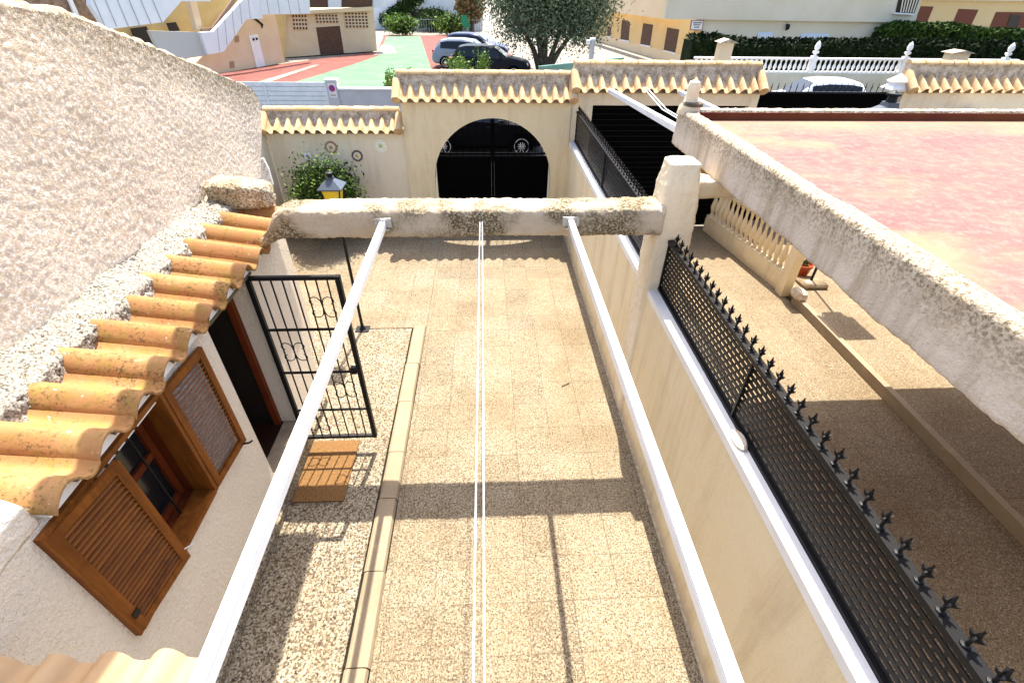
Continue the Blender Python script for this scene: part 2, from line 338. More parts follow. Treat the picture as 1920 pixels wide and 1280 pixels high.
def rr_tube(stations, axis, rad, nseg, amp, sc=34, big=0.0, name='x', m=None, parent=None, dens=.016):
    """rounded rectangular bar: stations (t, u0, u1, v0, v1) along axis 'x','y' or 'z', densely gridded and roughened"""
    T = np.array([q[0] for q in stations]); L = T[-1]-T[0]; n = max(3, int(L/dens)); ts = np.linspace(T[0], T[-1], n)
    U0, U1, V0, V1 = (np.interp(ts, T, [q[i] for q in stations]) for i in (1, 2, 3, 4))
    a = np.linspace(0, 2*np.pi, nseg, endpoint=False)
    P = []
    for rr, sgn in ([(f, -1) for f in (.02, .35, .7, .9)]+[(1, 0)]+[(f, 1) for f in (.9, .7, .35, .02)]):
        rng_i = range(n) if sgn == 0 else ([0] if sgn < 0 else [n-1])
        for i in rng_i:
            hu, hv = (U1[i]-U0[i])/2, (V1[i]-V0[i])/2; cu, cv = (U1[i]+U0[i])/2, (V1[i]+V0[i])/2
            # rounded rectangle by arc length
            r_ = min(rad, hu*.95, hv*.95); sx, sy = hu-r_, hv-r_; ring = []
            per = 4*(sx+sy)+2*np.pi*r_
            for k in range(nseg):
                d = per*k/nseg; segs = [(2*sy, 0), (np.pi*r_/2, 1), (2*sx, 2), (np.pi*r_/2, 3), (2*sy, 4), (np.pi*r_/2, 5), (2*sx, 6), (np.pi*r_/2, 7)]; 
                for ln, kind in segs:
                    if d <= ln or kind == 7: break
                    d -= ln
                f = d/ln if ln > 0 else 0; q = f*np.pi/2
                if kind == 0: p_ = (hu, -sy+d)
                elif kind == 1: p_ = (sx+r_*np.cos(q), sy+r_*np.sin(q))
                elif kind == 2: p_ = (sx-d, hv)
                elif kind == 3: p_ = (-sx-r_*np.sin(q), sy+r_*np.cos(q))
                elif kind == 4: p_ = (-hu, sy-d)
                elif kind == 5: p_ = (-sx-r_*np.cos(q), -sy-r_*np.sin(q))
                elif kind == 6: p_ = (-sx+d, -hv)
                else: p_ = (sx+r_*np.sin(q), -sy-r_*np.cos(q))
                ring.append((ts[i]+sgn*rad*.55*(1-rr**3), cu+p_[0]*rr, cv+p_[1]*rr, p_[0]*(1 if sgn == 0 else rr), p_[1]*(1 if sgn == 0 else rr), sgn*(1-rr)))
            P.append(ring)
    P = np.array(P); m_, k_ = P.shape[0], P.shape[1]; F_ = P.reshape(-1, 6)
    order = {'x': (0, 1, 2), 'y': (1, 0, 2), 'z': (1, 2, 0)}[axis]
    X = F_[:, [0, 1, 2]]; W = np.stack([X[:, order[0]], X[:, order[1]], X[:, order[2]]], 1)
    N0 = np.stack([F_[:, 5]*.3, F_[:, 3], F_[:, 4]], 1); N0 /= np.linalg.norm(N0, axis=1)[:, None]+1e-9; N1 = np.stack([N0[:, order[0]], N0[:, order[1]], N0[:, order[2]]], 1)
    h = (vnoise(W[:, 0], W[:, 1], W[:, 2], sc)+.6*vnoise(W[:, 0], W[:, 1], W[:, 2], sc*2.1, 3))*amp+vnoise(W[:, 0], W[:, 1], W[:, 2], 4.5, 5)*big
    W = W+N1*h[:, None]; fs = []
    for i in range(m_-1):
        for q in range(k_): fs.append((i*k_+q, i*k_+(q+1) % k_, (i+1)*k_+(q+1) % k_, (i+1)*k_+q))
    fs += [tuple(range(k_)), tuple((m_-1)*k_+q for q in range(k_-1, -1, -1))]
    o = MB().add(W.tolist(), fs).build(name, m, parent)
    for p_ in o.data.polygons: p_.use_smooth = True
    return o

# ============================================================ GROUND AND SETTING
def sheet(name, poly, z, m):
    b = MB(); b.add([(p[0], p[1], z) for p in poly], [tuple(range(len(poly)))])
    o = b.build(name, m); o['kind'] = 'structure'
    if o.data.polygons[0].normal.z < 0: o.data.flip_normals()
    return o
PAVE = mat('pale_pavement', (.2, .18, .15), .9, (.27, .245, .2), 2, .2, 30)
ASPH = mat('asphalt', (.03, .03, .03), .9, (.045, .043, .04), 3, .3, 90)
sheet('ground', [(-600, -300), (700, -300), (700, 900), (-600, 900)], -.09, PAVE)
sheet('street', [(-60, 9.98), (60, 9.98), (60, 22.3), (-60, 17.3)], -.03, ASPH)
def slab(name, a, b, m): o = MB().box(a, b).build(name, m); o['kind'] = 'structure'; return o
slab('courtyard_floor', (-.97, -1.5, -.08), (1.6, 9.7, 0), TER)
slab('courtyard_floor', (-4.15, 6.02, -.08), (-.975, 9.7, -.002), TER)
slab('entrance_floor', (-2.06, -1.5, -.08), (-1.19, 6.0, .004), PEB)
slab('entrance_floor', (-4.15, 4.45, -.08), (-2.065, 6.0, .004), PEB)
slab('neighbour_floor', (1.7375, -1.0, -.08), (5.06, 9.7, 0), NTER)
slab('neighbour_terrace', (5.1505, -1.0, -.08), (9.2, 9.7, .12), NTER)
# joint strips
js = MB().box((3.42, 2.5, -.02), (3.45, 9.6, .005)).build('floor_joint', mat('joint_brown', (.3, .2, .12), .9)); js['kind'] = 'structure'
js = MB().box((-1.9, 5.985, -.02), (-.98, 6.0, .012)).build('floor_joint', mat('joint_dark', (.16, .11, .07), .9)); js['kind'] = 'structure'

# kerb in the courtyard
k = thing('kerb', 'long beige rounded concrete kerb running down the courtyard floor', 'kerb', (-1.08, 3, 0))
ys = [-1.4, .75, 1.45, 2.2, 2.95, 3.55, 4.35, 5.1, 6.0]
for i in range(len(ys)-1):
    b = MB(); y0, y1 = ys[i]+.004, ys[i+1]-.004; dx = random.uniform(-.008, .008)
    prof = [(-1.165+dx, 0), (-1.158+dx, .035), (-1.135+dx, .05), (-1.02+dx, .05), (-.99+dx, .038), (-.975+dx, 0)]
    b.prism([(x, y0, z) for x, z in prof], (0, y1-y0, 0)); b.build('kerb_stone', KERB, k, smooth=False)

tw = MB().tube([(.93, 4.6, .012), (.99, 4.63, .014), (1.04, 4.66, .01)], .006, 5).build('twig', mat('twig_brown', (.07, .05, .03), .9)); tag(tw, 'short dark twig lying on the courtyard paving right of the awning cords', 'twig')
# dividing wall with cap
dw = thing('dividing_wall', 'tall cream rendered wall with a white cap between the two courtyards', 'wall', (1.73, 4, 0))
MB().box((1.6, -1.5, -.08), (1.737, 9.65, 1.72)).build('wall', STUY, dw)
MB().box((1.598, -1.5, 1.72), (1.74, 9.6, 1.79)).build('cap', WHITE, dw)
MB().box((1.575, -1.5, -.05), (1.6, 9.6, .012)).build('footing', mat('footing', (.3, .24, .17), .9, (.5, .4, .28), 20, .6, 60), dw)
st = MB().lathe([(.0, 0), (.05, .004), (.062, .018), (.05, .034), (.0, .04)], n=14).build('stone', mat('pale_stone', (.75, .68, .58), .8, (.6, .45, .3), 20), loc=(0, 0, 0), smooth=True)
st.location = (1.66, 2.08, 1.79); st.scale = (.75, 1.5, 1.1); tag(st, 'small flat oval stone lying on the white cap of the dividing wall', 'stone')

# fence panels on the wall
def fleur():
    b = MB(); b.lathe([(.019, 0), (.019, .007), (.008, .01), (.007, .038), (.011, .043), (.007, .048)], n=8)
    for a in range(4):
        t = a*math.pi/2+.4; c, s_ = math.cos(t), math.sin(t)
        pts = [(.004, .044), (.022, .062), (.03, .08), (.018, .073), (.010, .078), (.008, .092), (.0, .118), (0, .044)]
        tx = (-s_*.004, c*.004)
        b.prism([(r*c-tx[0], r*s_-tx[1], z) for r, z in pts], (2*tx[0], 2*tx[1], 0))
    return b
def fence(name, label, y0, y1, z0, z1, posts, first_spike, dsp=.1175):
    t = thing(name, label, 'fence', (1.72, y0, z0), group='black perforated fence panels on the dividing wall')
    b = MB(); rows = 10; top = z1-.045; bot = z0+.04; ph = (top-bot)/rows
    for i in range(rows+1):
        z = bot+i*ph; b.box((1.716, y0, z-.0125), (1.724, y1, z+.0125))
    n = int((y1-y0)/.066)
    for i in range(rows):
        z = bot+i*ph
        for j in range(n):
            y = y0+(j+(.5 if i % 2 else 0)+.25)*.066
            if y < y1-.01: b.box((1.717, y-.008, z+.0124), (1.723, y+.008, z+ph-.0124))
    b.build('perforated_panel', BLACK, t)
    MB().box((1.69, y0, z1-.035), (1.75, y1, z1)).build('top_rail', BLACK, t)
    MB().box((1.695, y0, z0), (1.745, y1, z0+.028)).build('bottom_rail', BLACK, t)
    for y in posts: MB().box((1.696, y-.009, z0), (1.7145, y+.009, z1-.036)).build('post', BLACK, t)
    proto = None; y = first_spike
    while y > y0+.03:
        if y < y1:
            if proto is None:
                proto = fleur().build('spike', BLACK, t, local=True, smooth=False); proto.location = (0, y-y0, z1-z0); o = proto
            else:
                o = proto.copy(); C.objects.link(o); o.parent = t; o.location = (0, y-y0, z1-z0)
            o.rotation_euler = (random.uniform(-.04, .04), random.uniform(-.04, .04), random.uniform(-.3, .3))
        y -= dsp
    return t
fence('fence_panel', 'black perforated fence panel with arrow spikes, in the right foreground before the stucco pillar', .3, 4.07, 1.79, 2.33, [.33, 2.3, 4.05], 3.93)
fence('fence_panel', 'black perforated fence panel with small spikes, behind the stucco pillar up to the archway wall', 4.45, 9.62, 1.79, 2.33, [4.48, 7.0, 9.58], 9.5)

# pillar + beam
po = rr_tube([(0, 1.575, 1.88, 4.08, 4.42), (1.7, 1.565, 1.9, 4.07, 4.42), (2.05, 1.555, 1.925, 4.06, 4.42), (2.45, 1.57, 1.925, 4.07, 4.42), (2.8, 1.58, 1.9, 4.1, 4.4), (3.0, 1.6, 1.87, 4.13, 4.38)], 'z', .045, 84, .012, 34, .012, 'stucco_pillar', STU)
tag(po, 'leaning cream stucco pillar with white flat top where the crossbeam meets the dividing wall', 'pillar')
bo = rr_tube([(-2.06, 4.06, 4.3, 2.26, 2.36), (-1.97, 4.05, 4.33, 2.32, 2.46), (-1.88, 4.04, 4.36, 2.365, 2.6), (-1.78, 4.04, 4.36, 2.375, 2.65), (-.5, 4.04, 4.37, 2.375, 2.645), (.6, 4.04, 4.36, 2.38, 2.64), (1.6, 4.04, 4.36, 2.375, 2.65)], 'x', .055, 76, .016, 38, .018, 'stucco_beam', LBEAM)
tag(bo, 'rough rounded stucco crossbeam blotched with lichen, spanning the courtyard', 'beam')

# awning rails and cords
def rail(label, p, q, hw=.024, grp='white awning rails'):
    p, q = Vector(p), Vector(q)
    t = thing('awning_rail', label, 'rail', p, group=grp)
    b = MB(); d = (q-p).normalized(); side = d.cross(Vector((0, 0, 1))).normalized(); upv = side.cross(d)
    prof = [(-hw, -.06), (hw, -.06), (hw, -.012), (hw-.007, -.009), (hw-.007, -.003), (hw, 0), (hw, .006), (hw*.25, .008), (hw*.2, .003), (-hw*.2, .003), (-hw*.25, .008), (-hw, .006), (-hw, 0), (-hw+.007, -.003), (-hw+.007, -.009), (-hw, -.012)]
    b.prism([p+side*x+upv*z for x, z in prof], q-p); b.build('profile', ALU, t)
    if grp == 'white awning rails':
        b = MB(); b.box((p.x-.075, p.y+.0, p.z-.055), (p.x+.075, p.y+.012, p.z+.03)); b.box((p.x-.05, p.y-.03, p.z-.075), (p.x+.05, p.y+.0, p.z-.061))
        b.build('bracket', STEEL, t)
        for sx in (-.06, .06): MB().tube([(p.x+sx, p.y+.0, p.z-.01), (p.x+sx, p.y-.018, p.z-.01)], .011, 8).build('bolt', STEEL, t)
    return t
rail('long white awning rail from the lichened beam, crossing in front of the open iron gate', (-.925, 4.02, 2.55), (-.895, -.6, 2.55))
rail('long white awning rail from the lichened beam, running beside the cream dividing wall', (.742, 4.02, 2.55), (.725, -.6, 2.55))
for i, (x, lab) in enumerate(((-.072, 'left of the two thin white awning cords hanging in the middle of the courtyard'), (-.05, 'right of the two thin white awning cords hanging in the middle of the courtyard'))):
    t = thing('drawstring', lab, 'cord', (x, 4.03, 2.54), group='thin awning cords')
    MB().tube([(x, 4.03, 2.54), (x+(.03 if i else .0)*.3, 1.7, 2.53-.015*i), (x+(.016 if i else 0), -.6, 2.54)], .0035, 6).build('strand', CORD, t)
    MB().tube([(x, 4.0, 2.54), (x, 4.04, 2.54)], .008, 8).build('hook', STEEL, t)

# ============================================================ HOUSE ON THE LEFT
XF = -2.08
hs = thing('house', 'cream rendered house side with shuttered window, dark doorway and clay tile eave', 'house', (-2.3, 2, 0))
b = MB(); X0 = -2.77
def hb(y0, y1, z0, z1, x0=X0): b.box((x0, y0, z0), (XF, y1, z1))
D0, D1, DZ0, DZ1 = 2.95, 3.71, .42, 2.22
W0, W1, WZ0, WZ1 = 1.27, 2.28, 1.2, 2.21
hb(-1.5, W0, -.05, 2.235); hb(W0+.0005, W1-.0005, -.05, WZ0, -2.45); hb(W0+.0005, W1-.0005, WZ1, 2.235, -2.45)
hb(W1, D0, -.05, 2.235, -2.45); hb(D0+.0005, D1-.0005, -.05, DZ0-.03, -2.6); hb(D0+.0005, D1-.0005, DZ1, 2.235, -2.45); hb(D1, 4.45, -.05, 2.235, -2.336)
b.box((X0, 4.4505, -.05), (-2.6, 5.8, 2.3))
hw_ = b.build('wall', HOUSE, hs)
# tiles on the eave
def s_tile(b, org, ax, down, n, pitch, width_frac=.62, r=.062, pan=.022, th=.014, seg=10, upv=Vector((0, 0, 1)), jit=0.0):
    """n S-tiles side by side along ax, each running along vector down"""
    org, ax, down = Vector(org), Vector(ax).normalized(), Vector(down); nrm = ax.cross(down).normalized()
    if nrm.z < 0: nrm = -nrm
    for i in range(n):
        o = org+ax*(i*pitch)+down.normalized()*random.uniform(-jit, jit); tl = random.uniform(-jit, jit)*.4
        prof = []
        for s in range(seg+1): t = s/seg; prof.append((t*width_frac*pitch, r*math.sin(math.pi*t)**.8))
        for s in range(1, 6): t = s/5; prof.append(((width_frac+(1-width_frac)*t)*pitch+.004*t, -pan*math.sin(math.pi*t)))
        m = len(prof); vs = []
        for e in (0, 1):
            for d_ in (0, -th):
                for (x, z) in prof: vs.append(o+ax*x*(1-.06*(1-e))+nrm*(z+d_+tl)+down*e)
        fs = []
        for s in range(m-1):
            a = s; fs += [(a, a+1, 2*m+a+1, 2*m+a), (m+a, 3*m+a, 3*m+a+1, m+a+1), (2*m+a, 2*m+a+1, 3*m+a+1, 3*m+a), (a, m+a, m+a+1, a+1)]
        fs += [(0, 2*m, 3*m, m), (m-1, 2*m-1, 4*m-1, 3*m-1)]
        b.add(vs, fs)
    return b
b = MB(); s_tile(b, (-2.6, 1.36, 2.378), (0, 1, 0), (.6, 0, -.105), 12, .305, .66, .088, .028, .016, 12, jit=.012)
b.build('roof_tiles', TILE, hs, smooth=True)
# mortar plugs below tile mouths
b = MB()
for i in range(12):
    y = 1.36+i*.305; pts = [(y+.008, 2.238)]
    for s in range(11): t = s/10; pts.append((y+.004+t*.66*.29, 2.252+.08*math.sin(math.pi*t)**.8))
    pts.append((y+.195, 2.238)); MB().prism([(XF+.03, yy, zz) for yy, zz in pts], (-.1, 0, 0)).build('mortar_plug', WHITE, hs)
b = MB().box((XF-.5, 1.37, 2.2355), (XF+.028, 4.98, 2.248)); b.build('mortar_bed', WHITE, hs)
# mossy mortar fillet between wall and tiles
b = MB(); b.prism([(-2.77, 1.1, 2.28), (-2.5, 1.1, 2.28), (-2.53, 1.1, 2.44), (-2.77, 1.1, 2.53)], (0, 3.75, 0))
mo = b.build('mortar_fillet', MOSS, hs); rough(mo, .02, .034, 30, big=.05)
rr_tube([(-2.7, 4.64, 4.98, 2.38, 2.68), (-2.2, 4.7, 4.94, 2.4, 2.62)], 'x', .07, 70, .022, 30, .02, 'mortar_block', LICH, hs)
b = MB().box((-2.1, 4.38, 2.1), (-1.98, 4.5, 2.2));
cm = MB(); cm.prism([(-2.77, -.6, 2.2355), (-2.078, -.6, 2.2355), (-2.082, -.6, 2.36), (-2.13, -.6, 2.42), (-2.77, -.6, 2.58)], (0, 1.94, 0)); cmo = cm.build('mortar_slope', HOUSE, hs); rough(cmo, .03, .012, 24)
# plinth, vent, sill
MB().box((-2.079, -1.4, -.02), (-2.05, 2.94, .1)).box((-2.079, 2.9405, -.02), (-2.05, 3.72, .2)).box((-2.079, 3.7205, -.02), (-2.05, 4.4, .1)).build('plinth', PEB, hs)
sl_ = MB().box((-2.25, D0+.003, DZ0-.029), (-2.055, D1-.003, DZ0+.0)); sl_.build('door_sill', mat('stone_sill', (.3, .22, .14), .8, (.38, .3, .2), 12, spec=.1), hs)
b = MB()
for i in range(7):
    for j in range(3): b.box((-2.0795, 1.72+i*.045, .17+j*.05), (-2.066, 1.725+i*.045+.006, .17+j*.05+.05))
for j in range(4): b.box((-2.0795, 1.72, .165+j*.05), (-2.064, 1.72+.286, .175+j*.05))
vg = b.build('vent_grille', mat('vent_cream', (.7, .62, .5), .6), hs)
MB().box((-2.0785, 1.72, .17), (-2.072, 2.0, .32)).build('vent_opening', DARK, hs)
# doorway
b = MB().box((-2.33, D0+.002, DZ0), (-2.27, D0+.06, DZ1-.002)).box((-2.33, D1-.06, DZ0), (-2.27, D1-.002, DZ1-.002)).box((-2.33, D0+.061, DZ1-.06), (-2.27, D1-.061, DZ1-.002))
b.build('door_frame', WOODD, hs)
MB().box((-2.079, D0-.012, DZ1-.01), (-2.045, D1+.02, DZ1+.014)).build('lintel_strip', mat('olive_strip', (.1, .08, .035), .6), hs)
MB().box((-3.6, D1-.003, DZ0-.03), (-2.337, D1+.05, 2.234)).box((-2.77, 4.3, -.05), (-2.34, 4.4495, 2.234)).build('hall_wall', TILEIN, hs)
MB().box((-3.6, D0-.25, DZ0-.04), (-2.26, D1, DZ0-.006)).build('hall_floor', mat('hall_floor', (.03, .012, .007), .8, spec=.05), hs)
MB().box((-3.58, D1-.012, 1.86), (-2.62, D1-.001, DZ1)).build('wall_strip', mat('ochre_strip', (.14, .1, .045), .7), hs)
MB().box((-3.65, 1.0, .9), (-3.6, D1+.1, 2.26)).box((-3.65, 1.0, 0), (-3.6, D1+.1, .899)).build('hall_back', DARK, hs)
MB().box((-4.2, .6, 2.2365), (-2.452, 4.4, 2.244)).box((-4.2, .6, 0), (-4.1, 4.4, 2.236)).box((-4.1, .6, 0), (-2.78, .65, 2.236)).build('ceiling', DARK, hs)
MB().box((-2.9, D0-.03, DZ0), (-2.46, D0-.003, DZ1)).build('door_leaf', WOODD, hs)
# window: frame, sash, interior, two louvred shutters
wf = MB(); fr = .035
wf.box((XF-.12, W0+.002, WZ0), (XF+.03, W0+fr, WZ1)).box((XF-.12, W1-fr, WZ0), (XF+.03, W1-.002, WZ1))
wf.box((XF-.12, W0+fr+.001, WZ0), (XF+.035, W1-fr-.001, WZ0+fr)).box((XF-.12, W0+fr+.001, WZ1-fr), (XF+.03, W1-fr-.001, WZ1+.0))
wf_o = wf.build('window', WOOD, hs)
MB().box((XF-.372, W1-.02, WZ0+.001), (XF-.121, W1-.0015, WZ1-.001)).box((XF-.372, W0+.0015, WZ0+.001), (XF-.121, W0+.02, WZ1-.001)).box((XF-.372, W0+.021, WZ0+.001), (XF-.121, W1-.021, WZ0+.02)).build('lining', WOODD, wf_o)
b = MB(); xs = XF-.2
for (y0, y1) in ((W0+.04, 1.74), (1.76, W1-.04)):
    b.box((xs-.02, y0, WZ0+.04), (xs+.02, y0+.05, WZ1-.04)).box((xs-.02, y1-.05, WZ0+.04), (xs+.02, y1, WZ1-.04))
    for z in (WZ0+.04, 1.68, WZ1-.09): b.box((xs-.019, y0+.051, z), (xs+.019, y1-.051, z+.05))
b.build('sash', WOODD, wf_o)
MB().box((xs-.01, W0+.05, WZ0+.05), (xs-.005, W1-.05, WZ1-.05)).build('pane', GLASS, wf_o)
b = MB()
for y in (1.45, 1.6, 1.75, 1.9, 2.05): b.tube([(XF-.12, y, WZ0+.03), (XF-.12, y, WZ1-.03)], .008, 6)
b.build('window_bar', BLACK, wf_o)
b = MB().box((XF-.07, W0+.05, WZ1-.075), (XF+.0, W1-.05, WZ1-.036)); b.build('white_rail', WHITE, wf_o)
for i in range(8): MB().box((XF+.0005, W0+.1+i*.09, WZ1-.07), (XF+.01, W0+.12+i*.09, WZ1-.045)).build('clip', BLACK, wf_o)
def shutter(wd, ht, ref=(.55, 0, .83)):
    t = MB(); fr = .055
    t.box((-.016, 0, 0), (.016, fr, ht)).box((-.016, wd-fr, 0), (.016, wd, ht)).box((-.0155, fr, 0), (.0155, wd-fr, fr)).box((-.0155, fr, ht-fr), (.0155, wd-fr, ht))
    s = MB(); n = int((ht-2*fr)/.037)
    for i in range(n):
        z = fr+(i+.5)*(ht-2*fr)/n; s.bar((0, fr, z), (0, wd-fr, z), .034, .006, ref=ref)
    return t, s
def place_shutter(label, y, z, rz, wd, ht, dx=.012, ref=(.55, 0, .83)):
    a, s = shutter(wd, ht, ref); o = a.build('shutter', WOOD, hs, local=True); o.location = (XF+dx+2.3, y-2, z); o.rotation_euler = (0, 0, rz); o['label'] = label
    s.build('louvres', WOODH, o, local=True)
    return o
s1 = place_shutter('wooden louvred shutter leaf half covering the window', W0+.02, WZ0+.012, math.radians(-7), .46, .97, dx=.015)
s2 = place_shutter('wooden louvred shutter leaf folded open against the wall beside the doorway', W1+.0, WZ0+.012, math.radians(-3), .46, .97, dx=.02, ref=(-.8, 0, .6))
MB().tube([(.02, .40, .02), (.06, .42, .01), (.065, .45, .0)], .009, 6).build('catch', BLACK, s2, local=True)
MB().box((.017, .02, .12), (.024, .06, .17)).build('latch', BLACK, s1, local=True)
MB().tube([(.02, .45, .1), (.05, .5, .09)], .004, 6).build('latch_wire', WHITE, s1, local=True)
# iron gate swung out from the doorway
GY, GX0, GX1, GZ0, GZ1 = 3.66, -2.06, -1.30, .19, 2.22
g = MB(); f = .035
g.bar((GX0, GY, GZ0), (GX0, GY, GZ1), f*1.2, f).bar((GX1, GY, GZ0), (GX1, GY, GZ1), f*1.2, f*1.3)
g.bar((GX0+.02, GY, GZ1-.017), (GX1-.02, GY, GZ1-.017), f, f*.98).bar((GX0+.02, GY, GZ0+.017), (GX1-.02, GY, GZ0+.017), f, f*.98)
go = g.build('iron_gate', BLACK, hs)
g = MB(); nb = 7
xs_ = [GX0+(i+1)*(GX1-GX0)/(nb+1) for i in range(nb)]
for x in xs_: g.bar((x, GY, GZ0+.03), (x, GY, GZ1-.03), .011, .011)
g.build('bars', BLACK, go)
for z in (1.66, 1.14, .62): MB().bar((GX0+.02, GY, z), (GX1-.02, GY, z), .014, .024).build('crossbar', BLACK, go)
def scroll(b, cx, cz, sx, sz, y):
    pts = []
    for i in range(15):
        t = i/14; a = t*4.4; r = .062*(1-t*.62)
        pts.append((cx+sx*(.02+.05+r*-math.cos(a)), y, cz+sz*(.012+r*math.sin(a)+.045*(1)) ))
    b.tube([(cx, y, cz)]+pts, .0048, 5)
for (cx, cz) in ((xs_[5], 1.9), (xs_[1], 1.40), (xs_[5], .9), (xs_[1], .42)):
    g = MB()
    for sx in (-1, 1):
        for sz in (-1, 1): scroll(g, cx, cz, sx, sz, GY)
    g.build('scroll', BLACK, go)
MB().box((-1.38, GY-.02, 1.12), (-1.33, GY+.02, 1.2)).build('lock', BLACK, go)

# big sloping plaster wall beside the roof
bw = MB(); XW = -2.77
out = [(-1.5, 2.3), (-1.5, 5.75), (2.6, 4.42), (3.57, 4.13), (4.02, 4.06), (4.92, 3.76), (6.05, 3.36), (6.42, 3.22), (6.55, 3.08), (6.52, 2.95), (6.4, 2.78), (6.02, 2.7), (6.08, 2.3)]
# gridded face for real relief, built as columns between bottom and top
ysg = np.arange(-.2, 6.55, .014); tops = np.interp(ysg, [p_[0] for p_ in out[1:9]], [p_[1] for p_ in out[1:9]])
bots = np.interp(ysg, [-1.5, 6.02, 6.4, 6.52, 6.56], [2.3, 2.3, 2.78, 2.95, 3.08]); nz = 150
vs = []; fs = []
for sgn, x in ((0, XW), (1, XW-.22)):
    for y, b_, t_ in zip(ysg, bots, tops):
        for k_ in range(nz): vs.append((x, y, b_+(t_-b_)*k_/(nz-1)))
V_ = np.array(vs); h_ = vnoise(V_[:, 0], V_[:, 1], V_[:, 2], 44)*.005+vnoise(V_[:, 0], V_[:, 1], V_[:, 2], 2.2, 9)*.02
front = np.arange(len(vs)) < len(vs)//2; V_[front, 0] += h_[front]
topm = (np.arange(len(vs)) % nz) > nz-4; V_[topm & front, 0] -= (np.arange(len(vs)) % nz - (nz-4))[topm & front]*.012
V_[topm, 2] += vnoise(V_[topm, 1], V_[topm, 2], V_[topm, 1]*0, 18)*.03
ny = len(ysg); o_ = ny*nz
for i in range(ny-1):
    for k_ in range(nz-1):
        a = i*nz+k_; fs.append((a, a+nz, a+nz+1, a+1)); fs.append((o_+a, o_+a+1, o_+a+nz+1, o_+a+nz))
    a = i*nz+nz-1; fs.append((a, a+nz, o_+a+nz, o_+a)); a = i*nz; fs.append((a, o_+a, o_+a+nz, a+nz))
for k_ in range(nz-1):
    a = k_; fs.append((a, a+1, o_+a+1, o_+a)); a = (ny-1)*nz+k_; fs.append((a, o_+a, o_+a+1, a+1))
bw.add([tuple(v) for v in V_], fs); bwo = bw.build('plaster_wall', BIGW, smooth=True); tag(bwo, 'large rough plastered wall with a sloping lichen-edged top, above the clay tile eave', 'wall')
# small dotted ceramic plaque at the wall end
pq = thing('ceramic_plaque', 'small white ceramic plaque with dark dots at the end of the big sloping wall', 'plaque', (-2.8, 6.3, 2.4))
MB().prism([(-3.0, 6.3, 2.1), (-2.78, 6.3, 2.1), (-2.78, 6.3, 2.3), (-2.81, 6.3, 2.44), (-3.0, 6.3, 2.38)], (0, .03, 0)).build('plate', WHITE, pq)
b = MB()
for i in range(9): x, z = -2.82+.02*math.sin(i*2.1), 2.13+i*.033; b.lathe([(0, 0), (.009, .001), (.009, .004), (0, .005)], (x, 6.296, z), 6)
b.build('dots', BLACK, pq)

# pale lower tile roof at bottom left
lr = thing('tiled_canopy', 'pale new clay tile canopy roof at the foot of the picture below the window', 'roof', (-1.6, .3, 2.0))
b = MB(); sl2 = .26
s_tile(b, (-2.07, -1.1, 2.0+1.95*sl2), (1, 0, 0), (0, 1.95, -1.95*sl2), 4, .215, .66, .055, .012, .014, 12)
b.build('roof_tiles', TILE3, lr, smooth=True)
MB().prism([(-2.07, .78, 1.9), (-2.07, .78, 1.975), (-2.07, -1.1, 1.975+1.88*sl2), (-2.07, -1.1, 1.9+1.88*sl2)], (.84, 0, 0)).build('roof_deck', WHITE, lr)

# ============================================================ FAR COURTYARD WALLS
def coping(parent, x0, x1, y, z_eave, n, ztop, ridge=True, over=.14, endcap=True, rise=.2):
    b = MB(); pitch = (x1-x0)/n
    s_tile(b, (x0, y+.16, z_eave+rise), (1, 0, 0), (0, -.16-over, -rise), n, pitch, .62, pitch*.36, .02, .014, 9, jit=.004)
    b.build('roof_tiles', TILE2, parent, smooth=True)
    m = MB(); m.prism([(x0, y-over+.06, z_eave-.03), (x0, y+.15, z_eave+rise+.02), (x0, y+.17, ztop-.05), (x0, y+.3, ztop-.05), (x0, y+.3, z_eave-.03)], (x1-x0, 0, 0)).build('mortar_bed', MORT, parent)
    r = MB(); n2 = max(2, int((x1-x0)/.27)); L = (x1-x0)/n2
    for i in range(n2):
        vs = []; fs = []
        for e, rr in ((0, .066), (1, .058)):
            for s in range(9):
                a = math.pi*s/8; vs.append((x0+i*L+e*(L-.006), y+.235-rr*1.35*math.cos(a), ztop-.055+rr*math.sin(a)*1.1+random.uniform(-.001, .001)))
        for s in range(8): fs.append((s, s+1, 10+s, 9+s))
        fs += [tuple(range(8, -1, -1)), tuple(range(9, 18)), (0, 9, 17, 8)]
        r.add(vs, fs)
    r.build('ridge_tiles', RIDGE, parent, smooth=False)
    if endcap:
        e_ = MB()
        for x in (x0+.01, x1-.01): e_.tube([(x, y-over-.02, z_eave+.02), (x, y+.02, z_eave+.09+rise*.4), (x, y+.17, z_eave+rise+.1)], [.085, .08, .07], 12)
        e_.build('verge_tiles', TILE2, parent, smooth=True)
aw = thing('archway_wall', 'tall cream wall with a wide round archway and a clay tile coping', 'wall', (.1, 9.8, 0))
AY0, AY1 = 9.65, 9.93; ac, ar, az = .12, 1.165, 1.03; b = MB(); ax0, ax1, at = -1.56, 1.6, 2.52
for y in (AY0, AY1): pass
def archface(y):
    arc = [(ac-ar, -.08), (ac-ar, .5)]+[(ac-ar*math.cos(math.pi*i/32), az+ar*math.sin(math.pi*i/32)) for i in range(33)]+[(ac+ar, .5), (ac+ar, -.08)]
    outr = []
    for x, z in arc:
        if z <= az: outr.append((ax0 if x < ac else ax1, z))
        else: outr.append(None)
    return arc
arc = archface(0); n = len(arc); outr = []
